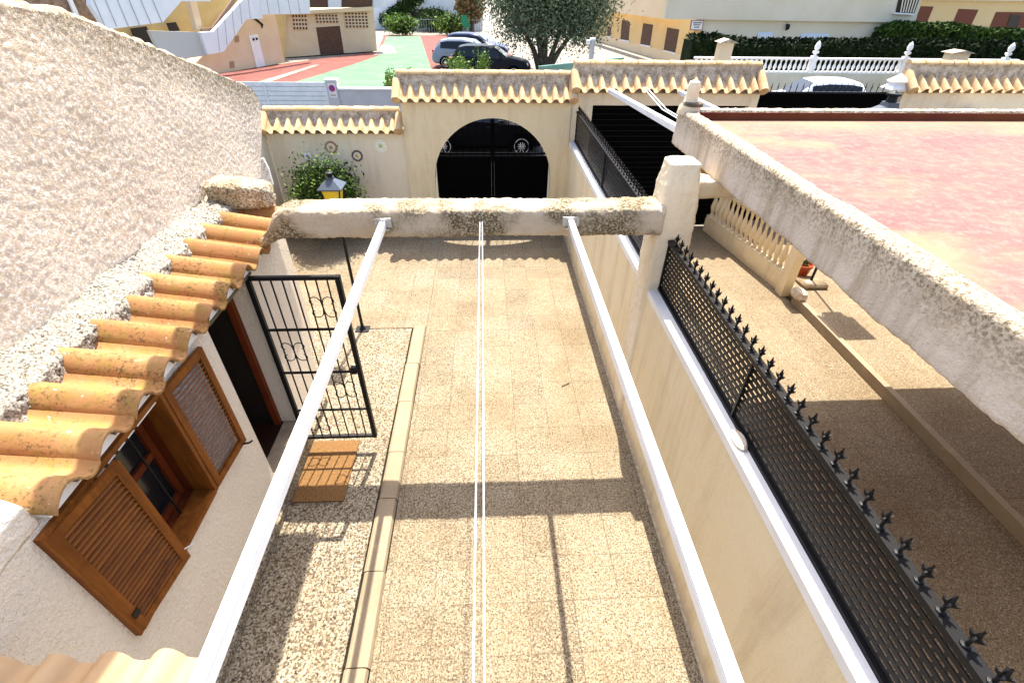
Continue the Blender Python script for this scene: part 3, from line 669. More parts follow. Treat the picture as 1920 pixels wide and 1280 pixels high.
for i, (x, z) in enumerate(arc):
    if z <= az+.001: outr.append((ax0 if x < ac else ax1, z))
    else:
        dx, dz = x-ac, z-az; t = min((ax1-ac)/abs(dx) if dx > 1e-6 else ((ac-ax0)/abs(dx) if dx < -1e-6 else 99), (at-az)/dz); outr.append((ac+dx*t, az+dz*t))
def add_arch(b, y0, y1):
    vs = [(x, y0, z) for x, z in arc]+[(x, y0, z) for x, z in outr]+[(x, y1, z) for x, z in arc]+[(x, y1, z) for x, z in outr]
    fs = []
    for i in range(n-1): fs += [(i, i+1, n+i+1, n+i), (2*n+i, 3*n+i, 3*n+i+1, 2*n+i+1), (i, 2*n+i, 2*n+i+1, i+1), (n+i, n+i+1, 3*n+i+1, 3*n+i)]
    fs += [(0, n, 3*n, 2*n), (n-1, 3*n-1, 4*n-1, 2*n-1)]; b.add(vs, fs)
    # corner fillers
    for i in range(n-1):
        p0, p1 = outr[i], outr[i+1]
        if abs(p0[0]-p1[0]) > 1e-4 and abs(p0[1]-p1[1]) > 1e-4:
            cx = ax0 if p0[0] < ac else ax1; b.prism([(p0[0], y0, p0[1]), (cx, y0, at), (p1[0], y0, p1[1])], (0, y1-y0, 0))
add_arch(b, AY0, AY1); b.build('wall', STUY, aw)
coping(aw, -1.62, 1.62, 9.65, 2.5, 16, 2.95)
# arch gate
ag = thing('archway_gate', 'black double iron gate filling the lower half of the round archway', 'gate', (.12, 9.85, 0))
for s_, x0, x1 in ((0, ac-ar+.03, ac-.03), (1, ac+.03, ac+ar-.03)):
    MB().box((x0, 9.83, .03), (x1, 9.86, 1.45)).build('sheet_panel', BLK2, ag)
    MB().box((x0, 9.82, 1.49), (x1, 9.87, 1.52)).build('top_rail', BLK2, ag)
    b = MB()
    nb_ = 8
    for i in range(nb_+1):
        x = x0+.012+(x1-x0-.024)*i/nb_; zt = az+math.sqrt(max(0, ar*ar-(x-ac)**2))-.02
        if zt > 1.52: b.bar((x, 9.845, 1.4), (x, 9.845, min(zt, 2.2)), .012, .012)
        else: b.bar((x, 9.845, 1.3), (x, 9.845, 1.46), .016, .016)
    b.build('bars', BLK2, ag)
MB().box((ac-.028, 9.81, .03), (ac+.028, 9.88, 2.15)).build('centre_post', BLK2, ag)

lw = thing('low_garden_wall', 'lower cream wall with clay tile coping behind the bush and the plates', 'wall', (-2.8, 9.8, 0))
MB().box((-4.15, 9.7, -.08), (-1.565, 9.93, 1.98)).build('wall', STU, lw)
coping(lw, -4.14, -1.63, 9.68, 1.96, 13, 2.33, rise=.16)
lf = thing('side_garden_wall', 'cream side wall closing the far left corner of the courtyard', 'wall', (-4.3, 7, 0))
MB().box((-4.4, 4.46, -.08), (-4.155, 9.69, 1.95)).build('wall', STU, lf)
# plates
PL = [(577, 292, .105, 'smallest pale plate with a white centre, left of the four on the low wall', (.6, .52, .38), (.85, .8, .75), (.3, .22, .4)),
      (621, 276, .115, 'brown rimmed plate with a pink centre above the bush on the low wall', (.28, .16, .11), (.75, .55, .42), (.5, .2, .15)),
      (670, 292, .105, 'dark scalloped plate with a yellow centre on the low wall', (.12, .07, .06), (.7, .6, .5), (.6, .4, .06)),
      (714, 273, .13, 'large pale cream plate with a green pattern, nearest the archway wall', (.72, .68, .52), (.76, .72, .58), (.4, .45, .2))]
for i, (px_, py_, r_, lab, c1, c2, c3) in enumerate(PL):
    c = atY(px_, py_, 9.7); t = thing('wall_plate', lab, 'plate', c, group='ceramic plates on the low garden wall')
    def disc(r1, y, m, nm, n=30, sc=0):
        vs = [(c.x+r1*(1+sc*math.cos(2*math.pi*k_/n*10))*math.cos(2*math.pi*k_/n), c.y-y, c.z+r1*(1+sc*math.cos(2*math.pi*k_/n*10))*math.sin(2*math.pi*k_/n)) for k_ in range(n)]
        MB().prism(vs, (0, y-.001, 0)).build(nm, m, t)
    M = lambda nm, cc: mat('plate_%s_%d' % (nm, i), cc, .25, tuple(min(1, x*1.5+.05) for x in cc), 60, spec=.6, contrast=(.5, .6))
    disc(r_, .018, M('rim', c1), 'rim', 40, .04 if i == 2 else 0); disc(r_*.68, .022, M('well', c2), 'well'); disc(r_*.3, .025, M('centre', c3), 'centre')

# ============================================================ foliage helpers
def leaves(b, cen, rad, n, size, shell=.55, seedf=None, clump=0, squash=1.0):
    cen = np.array(cen, float); rad = np.array(rad, float)
    if clump:
        cc = rng.normal(size=(clump, 3)); cc /= np.linalg.norm(cc, axis=1)[:, None]; cc = cc*rng.uniform(shell, .92, (clump, 1))
        idx = rng.integers(0, clump, n); d = cc[idx]+rng.normal(size=(n, 3))*.17*(1+.5*rng.random((n, 1)))
    else:
        d = rng.normal(size=(n, 3)); d /= np.linalg.norm(d, axis=1)[:, None]; d *= rng.uniform(shell, 1.02, (n, 1))
    P = cen+d*rad
    A = rng.normal(size=(n, 3)); A /= np.linalg.norm(A, axis=1)[:, None]; B = rng.normal(size=(n, 3)); B = np.cross(A, B); B /= np.linalg.norm(B, axis=1)[:, None]
    s = size*rng.uniform(.6, 1.3, (n, 1)); A = A*s; B = B*s*.45
    base = len(b.v)
    Q = np.stack([P-A, P+B, P+A, P-B], 1).reshape(-1, 3)
    b.v += [tuple(q) for q in Q]; b.f += [(base+4*i, base+4*i+1, base+4*i+2, base+4*i+3) for i in range(n)]
def branches(b, root, tips, r):
    root = Vector(root)
    for t in tips:
        t = Vector(t); m = (root*.55+t*.45)+Vector((random.uniform(-.1, .1), random.uniform(-.1, .1), .05))*(t-root).length
        b.tube([root, m, t], [r, r*.6, r*.25], 7)
# bush behind the lamp
bu = thing('leafy_bush', 'round dark green bush against the low wall behind the lantern', 'bush', (-3.05, 9.2, 0))
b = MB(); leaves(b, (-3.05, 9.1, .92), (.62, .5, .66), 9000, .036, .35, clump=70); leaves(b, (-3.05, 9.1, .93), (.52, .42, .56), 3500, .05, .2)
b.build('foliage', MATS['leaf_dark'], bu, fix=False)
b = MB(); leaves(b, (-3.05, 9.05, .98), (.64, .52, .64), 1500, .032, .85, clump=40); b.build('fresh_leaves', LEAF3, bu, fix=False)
b = MB(); branches(b, (-3.05, 9.2, .0), [(-3.3, 9.1, .9), (-2.8, 9.15, .9), (-3.05, 9.0, 1.3)], .03); b.build('stem', BARK, bu)

# lantern post in our courtyard
def lantern(name, label, x, y, z0, h, w_, glass, tiltm=0, group=None):
    t = thing(name, label, 'street lamp', (x, y, z0), group=group); hb_ = h-.58*w_/.3
    MB().box((x-.1, y-.08, z0), (x+.1, y+.08, z0+.015)).build('base_plate', BLACK, t)
    MB().lathe([(.05, .015), (.028, .05), (.021, .12), (.021, hb_-.08), (.03, hb_-.06), (.03, hb_-.02), (.05, hb_)], (x, y, z0), 12).build('post', BLACK, t)
    s = w_/.3; zb = z0+hb_
    cage = MB(); lo, hi, gh = .085*s, .14*s, .34*s
    for sx in (-1, 1):
        for sy in (-1, 1): cage.bar((x+sx*lo, y+sy*lo, zb), (x+sx*hi, y+sy*hi, zb+gh), .014, .014)
    cage.box((x-lo-.005, y-lo-.005, zb-.01), (x+lo+.005, y+lo+.005, zb+.01)); cage.build('cage', BLACK, t)
    MB().add([(x-lo*.93, y-lo*.93, zb+.01), (x+lo*.93, y-lo*.93, zb+.01), (x+lo*.93, y+lo*.93, zb+.01), (x-lo*.93, y+lo*.93, zb+.01), (x-hi*.93, y-hi*.93, zb+gh), (x+hi*.93, y-hi*.93, zb+gh), (x+hi*.93, y+hi*.93, zb+gh), (x-hi*.93, y+hi*.93, zb+gh)], [(0, 3, 2, 1), (4, 5, 6, 7), (0, 1, 5, 4), (1, 2, 6, 5), (2, 3, 7, 6), (3, 0, 4, 7)]).build('glass', glass, t)
    MB().lathe([(hi*1.25, gh-.005), (hi*1.25, gh+.012*s), (.05*s, gh+.12*s), (.045*s, gh+.15*s)], (x, y, zb), 4, True).build('cap', mat('dark_grey_cap', (.06, .075, .1), .35, spec=.5), t)
    MB().lathe([(.045*s, gh+.13*s), (.035*s, gh+.19*s), (.055*s, gh+.2*s), (.055*s, gh+.215*s), (.02*s, gh+.22*s), (.0, gh+.24*s)], (x, y, zb), 12).build('finial', BLACK, t, smooth=True)
    return t
lantern('lantern_post', 'black lantern post with yellow glass standing in the courtyard before the bush', -1.93, 5.98, 0, 2.38, .25, GLASSY)
b = MB();
# doormat
dm = MB().box((-2.04, 2.96, .006), (-1.52, 3.76, .024)).build('doormat', MAT_, None); tag(dm, 'brown coir doormat lying on the pebble floor below the door sill', 'doormat')

# ============================================================ NEIGHBOUR ROOF
nr = thing('flat_roof', 'neighbouring flat roof painted faded red, with stained stucco edge and red parapet', 'roof', (4.5, 3, 2.83))
def redroof():
    n = NT('faded_red_paint', .9, .15)
    v = n.map(scale=(.6, 1.5, 1), rot=(0, 0, .15))
    a = n.ramp(n.noise(2.4, 9, v, .72), [(.3, (.24, .072, .068)), (.45, (.28, .1, .092)), (.6, (.3, .125, .1)), (.74, (.32, .16, .11))])
    y = n.math('ADD', n.xyz(1), n.math('MULTIPLY', n.noise(1.2, 4), 1.2))
    a = n.mix(n.ramp(n.math('DIVIDE', n.math('SUBTRACT', y, 2.2), 1.2), [(0, 0.0), (1, .85)]), a, (.38, .26, .14))
    a = n.mix(n.ramp(n.noise(11, 6, rough=.8), [(.48, 0.0), (.62, .5)]), a, (.38, .22, .18))
    a = n.mix(n.ramp(n.noise(60, 4, rough=.8), [(.4, .3), (.52, 0.0)]), a, (.16, .06, .045))
    a = n.mix(n.ramp(n.noise(1.0, 5, n.map(loc=(3, 1, 0), scale=(.6, 1.3, 1))), [(.54, 0.0), (.68, .7)]), a, (.3, .22, .12))
    a = n.mix(n.ramp(n.noise(30, 5, rough=.85), [(.6, 0.0), (.65, .8)]), a, (.18, .08, .05))
    n.col(a); n.bump(n.noise(30, 4), .25, .01); return n.m
RED = redroof()
MB().box((-2.3, -2.2, 2.86-2.83), (4.5, 2.29, 3.11-2.83)).build('roof_slab', RED, nr, local=True)
def edge_mat():
    n = NT('stained_edge', .93, .12)
    a = n.ramp(n.noise(1.6, 6, rough=.65), [(.3, (.6, .5, .4)), (.7, (.7, .6, .49))])
    st_ = n.map(scale=(6, 6, .8)); a = n.mix(n.ramp(n.noise(1.0, 6, st_, .7), [(.46, 0.0), (.68, .65)]), a, (.3, .22, .13))
    k_ = n.ramp(n.math('DIVIDE', n.math('SUBTRACT', n.xyz(2), .12), .24), [(0, 0.0), (1, 1.0)])
    sp = n.ramp(n.noise(48, 4, rough=.75), [(.45, 0.0), (.6, .9)]); a = n.mix(n.math('MULTIPLY', k_, .35), a, (.4, .32, .18)); a = n.mix(n.math('MULTIPLY', k_, sp), a, (.1, .075, .04))
    n.col(a); n.bump(n.math('ADD', n.noise(48, 4), n.math('MULTIPLY', n.noise(120, 2), .5)), .8, .015); return n.m
EDGE = edge_mat()
eb = rr_tube([(-1.0, 2.05, 2.2, 2.83, 3.2), (5.44, 2.05, 2.2, 2.83, 3.2)], 'y', .03, 60, .009, 30, .02, 'side_parapet', EDGE, nr, dens=.022)
pb = MB().box((2.2, 5.3, 2.83), (9.0, 5.44, 3.2)).build('front_parapet', LICH, nr); rough(pb, .05, .01, 26, rnd=.01)
REDD = mat('dark_red_paint', (.085, .013, .006), .8, (.12, .04, .01), 1.5)
MB().box((2.203, 5.283, 3.105), (8.99, 5.302, 3.185)).build('parapet_skirt', REDD, nr)
MB().box((2.21, 5.2, 2.33), (9.0, 5.4, 2.83)).build('front_beam', mat('ochre_beam', (.34, .2, .05), .8, (.4, .25, .08), 2), nr)
cb = MB().box((1.9, 4.14, 2.7), (2.9, 4.36, 2.85)).build('cross_beam', STU, nr); rough(cb, .04, .012, 26)
# corner lump with old wrapped bracket
cl = thing('roof_corner_finial', 'lumpy whitewashed stub wrapped with string on the corner of the red roof', 'finial', (2.13, 5.35, 3.2))
lm = MB().lathe([(.12, -.04), (.11, .03), (.075, .08), (.06, .15), (.07, .2), (.05, .26), (.0, .28)], (2.13, 5.35, 3.2), 12).build('stub', STU, cl, smooth=True)
MB().lathe([(.1, .04), (.112, .05), (.1, .06), (.108, .07), (.09, .08)], (2.15, 5.34, 3.2), 14).build('string', BARK, cl)
# neighbour's unseen walls, added to block light under the red roof
nb = thing('neighbour_shade_walls', 'unseen cream walls of the neighbouring house, added to block light under the red roof', 'house', (6, -.8, 0))
MB().box((1.75, -1.3, 0), (9.3, -1.01, 2.82)).build('wall', STU, nb)
MB().box((9.21, -1.0, 0), (9.45, 9.6, 2.4)).build('side_wall', STU, nb)
# terrace kerb and balustrade
kb = thing('terrace_kerb', 'low rendered kerb along the step between the two neighbouring floor levels', 'kerb', (5.13, 3, 0))
MB().box((5.065, -1.0, -.05), (5.15, 6.55, .15)).build('kerb_wall', KERB, kb)
bl = thing('balustrade', 'cream balustrade with turned balusters beside the neighbouring terrace', 'balustrade', (5.0, 8, 0))
q0, q1 = Vector((4.72, 9.5, 0)), Vector((5.1, 6.95, 0)); dq = (q1-q0)
def bal_along(par, q0, q1, z0, z1, n, m, wr=.06, r=.055):
    q0, q1 = Vector(q0), Vector(q1)
    MB().bar(q0+Vector((0, 0, z0+.03)), q1+Vector((0, 0, z0+.03)), wr*2, .06).build('bottom_rail', m, par)
    MB().bar(q0+Vector((0, 0, z1-.035)), q1+Vector((0, 0, z1-.035)), wr*2.3, .07).build('top_rail', m, par)
    h_ = z1-z0-.13; b0 = MB().lathe([(r*.8, 0), (r*.8, .06*h_), (r*.45, .12*h_), (r, .32*h_), (r*.85, .45*h_), (r*.4, .7*h_), (r*.5, .88*h_), (r*.8, .92*h_), (r*.8, h_)], n=8)
    pr = None
    base = par.location
    for i in range(n):
        c = q0+(q1-q0)*((i+.5)/n)+Vector((0, 0, z0+.06)) - base
        if pr is None: o = pr = b0.build('baluster', m, par, smooth=True, local=True)
        else: o = pr.copy(); C.objects.link(o); o.parent = par
        o.location = c
MB().bar(q0+Vector((0, 0, .14)), q1+Vector((0, 0, .14)), .14, .28).build('base_wall', STUY, bl)
bal_along(bl, q0, q1, .28, 1.0, 17, STUY, .06, .06)
MB().box((4.98, 6.74, 0), (5.13, 6.94, 1.05)).build('end_post', STUY, bl)
rk = MB().lathe([(0, 0), (.14, .0), (.16, .08), (.12, .2), (.0, .24)], (0, 0, 0), 10).build('rough_block', mat('rough_block', (.4, .32, .22), .9, (.55, .46, .34), 14, .6, 40), loc=(0, 0, 0)); rk.location = (5.08, 6.48, .16); rk.rotation_euler = (.2, .1, .3); rk.scale = (.75, .95, .6); tag(rk, 'rough brown stone block on the kerb end below the balustrade', 'stone')
lantern('lantern_post', 'dark lantern post on a square stone base beside the red flower pot', 5.57, 6.95, .12, 3.02, .5, mat('smoked_glass', (.12, .13, .14), .15, spec=.6))
lb = MB().box((5.36, 6.75, .12), (5.78, 7.1, .2)).build('paving_base', mat('glazed_slab', (.22, .17, .1), .25, (.35, .27, .18), 8)); rough(lb, .2, .004, 10, rnd=.015); tag(lb, 'brown glazed square slab under the dark lantern post', 'slab')
fp = thing('flower_pot', 'red glazed flower pot with a dry plant behind the dark lantern post', 'pot', (5.52, 7.2, .12))
MB().lathe([(.0, 0), (.1, 0), (.13, .2), (.15, .22), (.15, .26), (.13, .26), (.12, .22), (0, .22)], (5.52, 7.2, .12), 18).build('pot', TERC, fp, smooth=True)
b = MB(); leaves(b, (5.52, 7.2, .4), (.1, .1, .07), 160, .025, .2); b.build('plant', MATS['leaf_dark'], fp, fix=False)
MB().tube([(5.52, 7.2, .3), (5.55, 7.2, .62)], .015, 6).build('stem', BARK, fp)

# neighbour front walls and gates
nf = thing('gateway_wall', 'cream gateway wall with clay tile coping over the black carriage gate', 'wall', (3.3, 9.8, 0))
MB().box((1.61, 9.66, -.08), (2.0, 9.9, 2.68)).box((2.0, 9.66, 2.42), (4.98, 9.9, 2.68)).box((4.98, 9.66, -.08), (5.14, 9.9, 2.68)).build('wall', STU, nf)
coping(nf, 1.62, 5.12, 9.66, 2.67, 16, 3.12, rise=.19)
ng = thing('carriage_gate', 'solid black carriage gate under the tiled gateway wall', 'gate', (3.5, 9.8, 0))
MB().box((2.01, 9.76, .02), (4.97, 9.79, 2.41)).build('sheet_panel', BLK2, ng)
b = MB()
for i in range(24): b.box((2.02, 9.75, .05+i*.1), (4.96, 9.759, .055+i*.1))
b.build('slats', BLACK, ng)
sg = thing('spiked_gate', 'black sheet gate topped with spear spikes, right of the gateway wall', 'gate', (6.5, 9.8, 0))
MB().box((5.16, 9.76, .02), (7.9, 9.79, 2.62)).build('sheet_panel', BLK2, sg)
MB().box((5.16, 9.755, 2.62), (7.9, 9.795, 2.65)).build('top_rail', BLACK, sg)
spk = None
for i in range(22):
    x = 5.26+i*.122
    if spk is None:
        spk = MB().prism([(-.006, 0, 0), (.006, 0, 0), (.006, 0, .07), (.022, 0, .075), (.006, 0, .085), (0, 0, .15), (-.006, 0, .085), (-.022, 0, .075), (-.006, 0, .07)], (0, .01, 0)).build('spike', BLACK, sg, local=True); o = spk
    else: o = spk.copy(); C.objects.link(o); o.parent = sg
    o.location = (x-6.5, -.03, 2.65)
rw = thing('garden_wall', 'cream garden wall with clay tile coping at the right behind the red roof', 'wall', (9.5, 9.8, 0))
MB().box((7.92, 9.66, -.08), (13.5, 9.9, 2.72)).build('wall', STU, rw)
coping(rw, 7.94, 13.5, 9.66, 2.7, 27, 3.16, rise=.19)
kn = MB().lathe([(.2, 0), (.22, .05), (.12, .14), (.17, .2), (.0, .36)], (0, 0, 0), 4, True).build('pier_cap', WHITE, loc=(0, 0, 0)); kn.location = (7.78, 9.75, 2.68); kn.scale = (.9, .7, .8); tag(kn, 'white pyramid cap on the pier between spiked gate and tiled garden wall', 'pier cap')

rail('white awning rail from the tiled gateway wall, left of the wires', (2.25, 9.5, 2.72), (2.16, 5.45, 2.98), .04, 'neighbouring awning rails')
rail('white awning rail from the tiled gateway wall, partly hidden by the red roof', (3.55, 9.5, 2.7), (3.35, 5.5, 2.85), .04, 'neighbouring awning rails')
for i in range(2):
    x = 2.85+i*.06; c_ = MB().tube([(x, 9.5, 2.75), (x-.3, 7.4, 2.8), (x-.55, 5.5, 2.98)], .008, 5).build('awning_wire', CORD)
    tag(c_, ('left' if i == 0 else 'right')+' thin wire of the pair between the two awning rails by the black gate', 'wire', 'wires over the black carriage gate')

# ============================================================ CARS
def car(label, x, y, rz, col, L=4.1, W=1.66, Hh=1.5, kind='suv', z=0.0):
    t = thing('parked_car', label, 'car', (x, y, z), rz)
    # stations: (x, z_low, z_belt, z_roof, halfwidth, roof halfwidth)
    f = lambda a: (a-.5)*L
    if kind == 'suv':
        st = [(0, .42, .55, .56, .80, .80), (.02, .32, .78, .82, .93, .86), (.06, .25, .98, 1.10, .98, .80), (.13, .25, 1.0, 1.42, 1, .76), (.22, .24, .99, 1.49, 1, .74), (.42, .24, .96, 1.5, 1, .74), (.56, .24, .93, 1.43, 1, .74), (.64, .24, .92, 1.2, 1, .76), (.72, .24, .92, .97, 1, .82), (.85, .25, .86, .89, .97, .8), (.95, .28, .74, .78, .9, .74), (.985, .34, .6, .64, .78, .66), (1, .42, .5, .51, .7, .66)]
    k = Hh/1.5; N = 14; vs = []; fs = []
    def ring(s):
        xx, zl, zb, zr, hw_, rw_ = f(s[0]), s[1]*k, s[2]*k, s[3]*k, s[4]*W/2, s[5]*W/2
        half = [(hw_*.9, zl), (hw_*.985, zl+.12*(zb-zl)), (hw_, zl+.55*(zb-zl)), (hw_*.985, zb), (rw_+(hw_*.97-rw_)*.12, zb+(zr-zb)*.82), (rw_*.93, zr*1-.02*(zr-zb)), (rw_*.5, zr+.015)]
        return [(xx, -a, b_) for a, b_ in half]+[(xx, a, b_) for a, b_ in reversed(half)]
    for s in st: vs += ring(s)
    m_ = len(st)
    for i in range(m_-1):
        for q in range(N): fs.append((i*N+q, i*N+(q+1) % N, (i+1)*N+(q+1) % N, (i+1)*N+q))
    fs += [tuple(range(N)), tuple((m_-1)*N+q for q in range(N-1, -1, -1))]
    body = MB().add(vs, fs).build('body', paint('paint_'+'%.2f_%.2f_%.2f' % col, col), t, local=True)
    me = body.data
    for p_ in me.polygons: p_.use_smooth = True
    try: me.set_sharp_from_angle(angle=math.radians(35))
    except Exception: pass
    # glass: side bands, windscreen, rear window set slightly proud
    def side(s): xx, zl, zb, zr, hw_, rw_ = f(s[0]), s[1]*k, s[2]*k, s[3]*k, s[4]*W/2, s[5]*W/2; return xx, zb, zr, hw_*.985, rw_+(hw_*.97-rw_)*.12
    for sy in (-1, 1):
        g = MB(); idx = [3, 4, 5, 6, 7]
        lo = []; hi = []
        for i in idx:
            xx, zb, zr, a, r_ = side(st[i]); zt = zb+(zr-zb)*.80; zz = zb+.04
            if i == 7: zt = min(zt, zb+.2)
            aa = a+(r_-a)*(.04/(max(.05, (zr-zb)*.82))); lo.append((xx, sy*(aa+.006), zz)); tt = .97; hi.append((xx, sy*(a+(r_-a)*tt+.008), zt))
        n_ = len(lo)
        for i in range(n_-1):
            g.add([lo[i], lo[i+1], hi[i+1], hi[i]], [(0, 1, 2, 3)])
        g.build('side_window', GLASS, t, local=True, fix=False)
        hb2 = MB()
        for px__ in (.36, .55): hb2.box((f(px__)-.1, sy*W/2-.01 if sy > 0 else -W/2-.018, .84*k), (f(px__)+.06, W/2+.018 if sy > 0 else -W/2+.01, .87*k))
        hb2.build('door_handle', BLACK, t, local=True)
    def cross(a, b_, nm, u0_, u1_):
        xa, zba, zra, wa, ra = side(a); xb, zbb, zrb, wb, rb = side(b_)
        p_ = Vector((xa, 0, zra+.02)); q_ = Vector((xb, 0, zrb+.02)); A = p_.lerp(q_, u0_); B = p_.lerp(q_, u1_)
        wA, wB = ra*.92, rb*.88
        MB().add([(A.x, -wA, A.z), (A.x, wA, A.z), (B.x, wB, B.z), (B.x, -wB, B.z)], [(0, 1, 2, 3)]).build(nm, GLASS, t, local=True, fix=False)
    cross(st[8], st[6], 'windscreen', .04, .96); cross(st[2], st[3], 'rear_window', .08, .92)
    wr = .31*k
    for wx in (.19, .80):
        for sy in (-1, 1):
            c = (f(wx), sy*(W/2-.1), wr)
            tyre = MB()
            prof = [(wr*.66, -.1), (wr*.96, -.1), (wr, -.07), (wr, .07), (wr*.96, .1), (wr*.66, .1)]
            v2 = []; f2 = []
            for r_, yy in prof:
                for q in range(24): a = 2*math.pi*q/24; v2.append((c[0]+r_*math.cos(a), c[1]+yy, c[2]+r_*math.sin(a)))
            for i in range(5):
                for q in range(24): f2.append((i*24+q, i*24+(q+1) % 24, (i+1)*24+(q+1) % 24, (i+1)*24+q))
            wo = tyre.add(v2, f2).build('wheel', RUB, t, local=True)
            rm = MB(); yo = c[1]+sy*.104
            for q in range(10):
                a = 2*math.pi*q/10; rm.bar((c[0]+.03*math.cos(a), yo, c[2]+.03*math.sin(a)), (c[0]+wr*.68*math.cos(a+.06), yo-sy*.01, c[2]+wr*.68*math.sin(a+.06)), .026, .014, ref=(0, 1, 0))
            ring_ = [(c[0]+wr*.7*math.cos(2*math.pi*q/24), yo, c[2]+wr*.7*math.sin(2*math.pi*q/24)) for q in range(25)]
            rm.tube(ring_, .014, 5); rm.tube([(c[0], yo-.02, c[2]), (c[0], yo+.012, c[2])], .045, 10); rm.build('rim', RIM, wo, local=True)
            MB().tube([(c[0], c[1]-.02, c[2]), (c[0], c[1]+sy*.02, c[2])], wr*.66, 20).build('brake_disc', BLK2, wo, local=True)
            ar_ = MB()
            ar_.prism([(c[0]+(wr+.05)*math.cos(math.pi*q/12), sy*(W/2-.14), c[2]+(wr+.05)*math.sin(math.pi*q/12)) for q in range(13)]+[(c[0]-(wr+.05), sy*(W/2-.14), .2*k), (c[0]+(wr+.05), sy*(W/2-.14), .2*k)], (0, sy*.146, 0))
            ar_.build('wheel_arch', BLK2, t, local=True)
    for sy in (-1, 1):
        MB().box((f(.008), sy*W*.32-.13, .78*k), (f(.075), sy*W*.32+.17*(1 if sy > 0 else .76), .95*k)).build('tail_light', REDL, t, local=True)
        MB().box((f(.93), sy*W*.33-.14, .62*k), (f(.975), sy*W*.33+.12, .74*k)).build('headlight', RIM, t, local=True)
        MB().box((f(.62), sy*(W/2+.0)-.02+sy*.08, .93*k), (f(.655), sy*(W/2)+.06+sy*.08, 1.05*k)).build('mirror', BLACK, t, local=True)
    return t
car('black car parked side on in the street, seen through the round archway', -.1, 15.75, 0, (.002, .002, .003), L=3.85, W=1.6, Hh=1.5, z=-.03)
car('black car with red tail light parked nearest in the green car park', .3, 30.0, math.radians(-6), (.012, .014, .018), L=4.4, W=1.75, Hh=1.52)
car('silver grey car parked in the middle of the three in the car park', -.9, 33.6, math.radians(-7), (.22, .26, .33), L=4.4, W=1.75, Hh=1.5)
car('dark blue car parked farthest of the three in the car park', -.6, 38.2, math.radians(-8), (.03, .04, .1), L=4.5, W=1.75, Hh=1.45)
car('white topped blue car parked in the street before the white balustrade', 12.5, 19.8, math.radians(172), (.75, .78, .82), L=4.0, W=1.65, Hh=1.5, z=-.03)

# ============================================================ CAR PARK AND FAR SIDE
REDP = mat('red_paving', (.15, .045, .035), .9, (.19, .065, .05), 1.2, .2, 10)
GRNP = mat('green_paving', (.085, .175, .095), .9, (.12, .215, .125), .8, .2, 10)
sheet('car_park_red', [G(400, 160), G(395, 141), G(534, 119), G(707, 97), G(720, 67), G(905, 66), G(1000, 130), G(1040, 175)], -.004, REDP)
sheet('car_park_green', [G(500, 170), G(590, 143), G(660, 122), G(712, 104), G(724, 69), G(788, 68), G(812, 140), G(800, 175)], .004, GRNP)
sheet('car_park_line', [G(470, 158), G(590, 122), G(600, 122), G(490, 160)], .009, PAVE)
sheet('car_park_path', [G(707, 97), G(716, 84), G(735, 86), G(745, 100), G(700, 104)], .009, PAVE)
# far street wall with white slatted gate and sign pier
fwl = thing('street_wall', 'low grey wall with white cap across the street', 'wall', (-3, 17.6, 0))
MB().box((-4.78, 17.5, -.09), (3.6, 17.7, 1.36)).build('wall', mat('grey_render', (.5, .47, .46), .85, (.56, .53, .52), 3), fwl)
MB().box((-4.78, 17.47, 1.36), (3.6, 17.73, 1.42)).build('cap', WHITE, fwl)
pr_ = thing('sign_pier', 'white square pier carrying the round no parking sign beside the slatted gate', 'pier', (-4.93, 17.6, 0))
MB().box((-5.13, 17.45, -.09), (-4.785, 17.72, 1.62)).build('pier', mat('grey_render2', (.55, .52, .5), .85), pr_)
MB().box((-5.16, 17.43, 1.62), (-4.76, 17.74, 1.67)).build('cap', WHITE, pr_)
ns = thing('no_parking_sign', 'round red and blue no parking sign on the white pier', 'sign', (-4.95, 17.44, 1.4))
def fdisc(r1, y, m, nm, par, c, n=28, r0_=0):
    b = MB(); vs = [(c[0]+r1*math.cos(2*math.pi*i/n), y, c[1]+r1*math.sin(2*math.pi*i/n)) for i in range(n)]; b.prism(vs, (0, .006, 0)); return b.build(nm, m, par)
MB().box((-5.07, 17.435, 1.14), (-4.83, 17.445, 1.56)).build('board', WHITE, ns)
fdisc(.1, 17.425, mat('sign_red', (.6, .03, .06), .4), 'red_ring', ns, (-4.95, 1.42)); fdisc(.07, 17.418, mat('sign_blue', (.05, .06, .4), .4), 'blue_disc', ns, (-4.95, 1.42))
MB().bar((-5.0, 17.414, 1.47), (-4.9, 17.414, 1.37), .02, .006, ref=(0, 1, 0)).build('slash', MATS['sign_red'], ns)
MB().box((-5.03, 17.43, 1.2), (-4.87, 17.4345, 1.24)).build('text_strip', mat('sign_text', (.5, .3, .2), .6), ns)
wg = thing('slatted_gate', 'white horizontal slatted sliding gate across the street', 'gate', (-6.5, 17.6, 0))
b = MB()
for i in range(11): b.box((-9.5, 17.57, .08+i*.137), (-5.16, 17.6, .08+i*.137+.118))
b.build('slats', ALU, wg)
b = MB()
for x in (-9.5, -7.15, -5.22): b.box((x, 17.54, .02), (x+.07, 17.5695, 1.58))
b.build('frame', ALU, wg); MB().box((-9.5, 17.605, 0), (-5.16, 17.63, 1.56)).build('backing_panel', mat('pale_blue_panel', (.62, .68, .72), .5), wg)

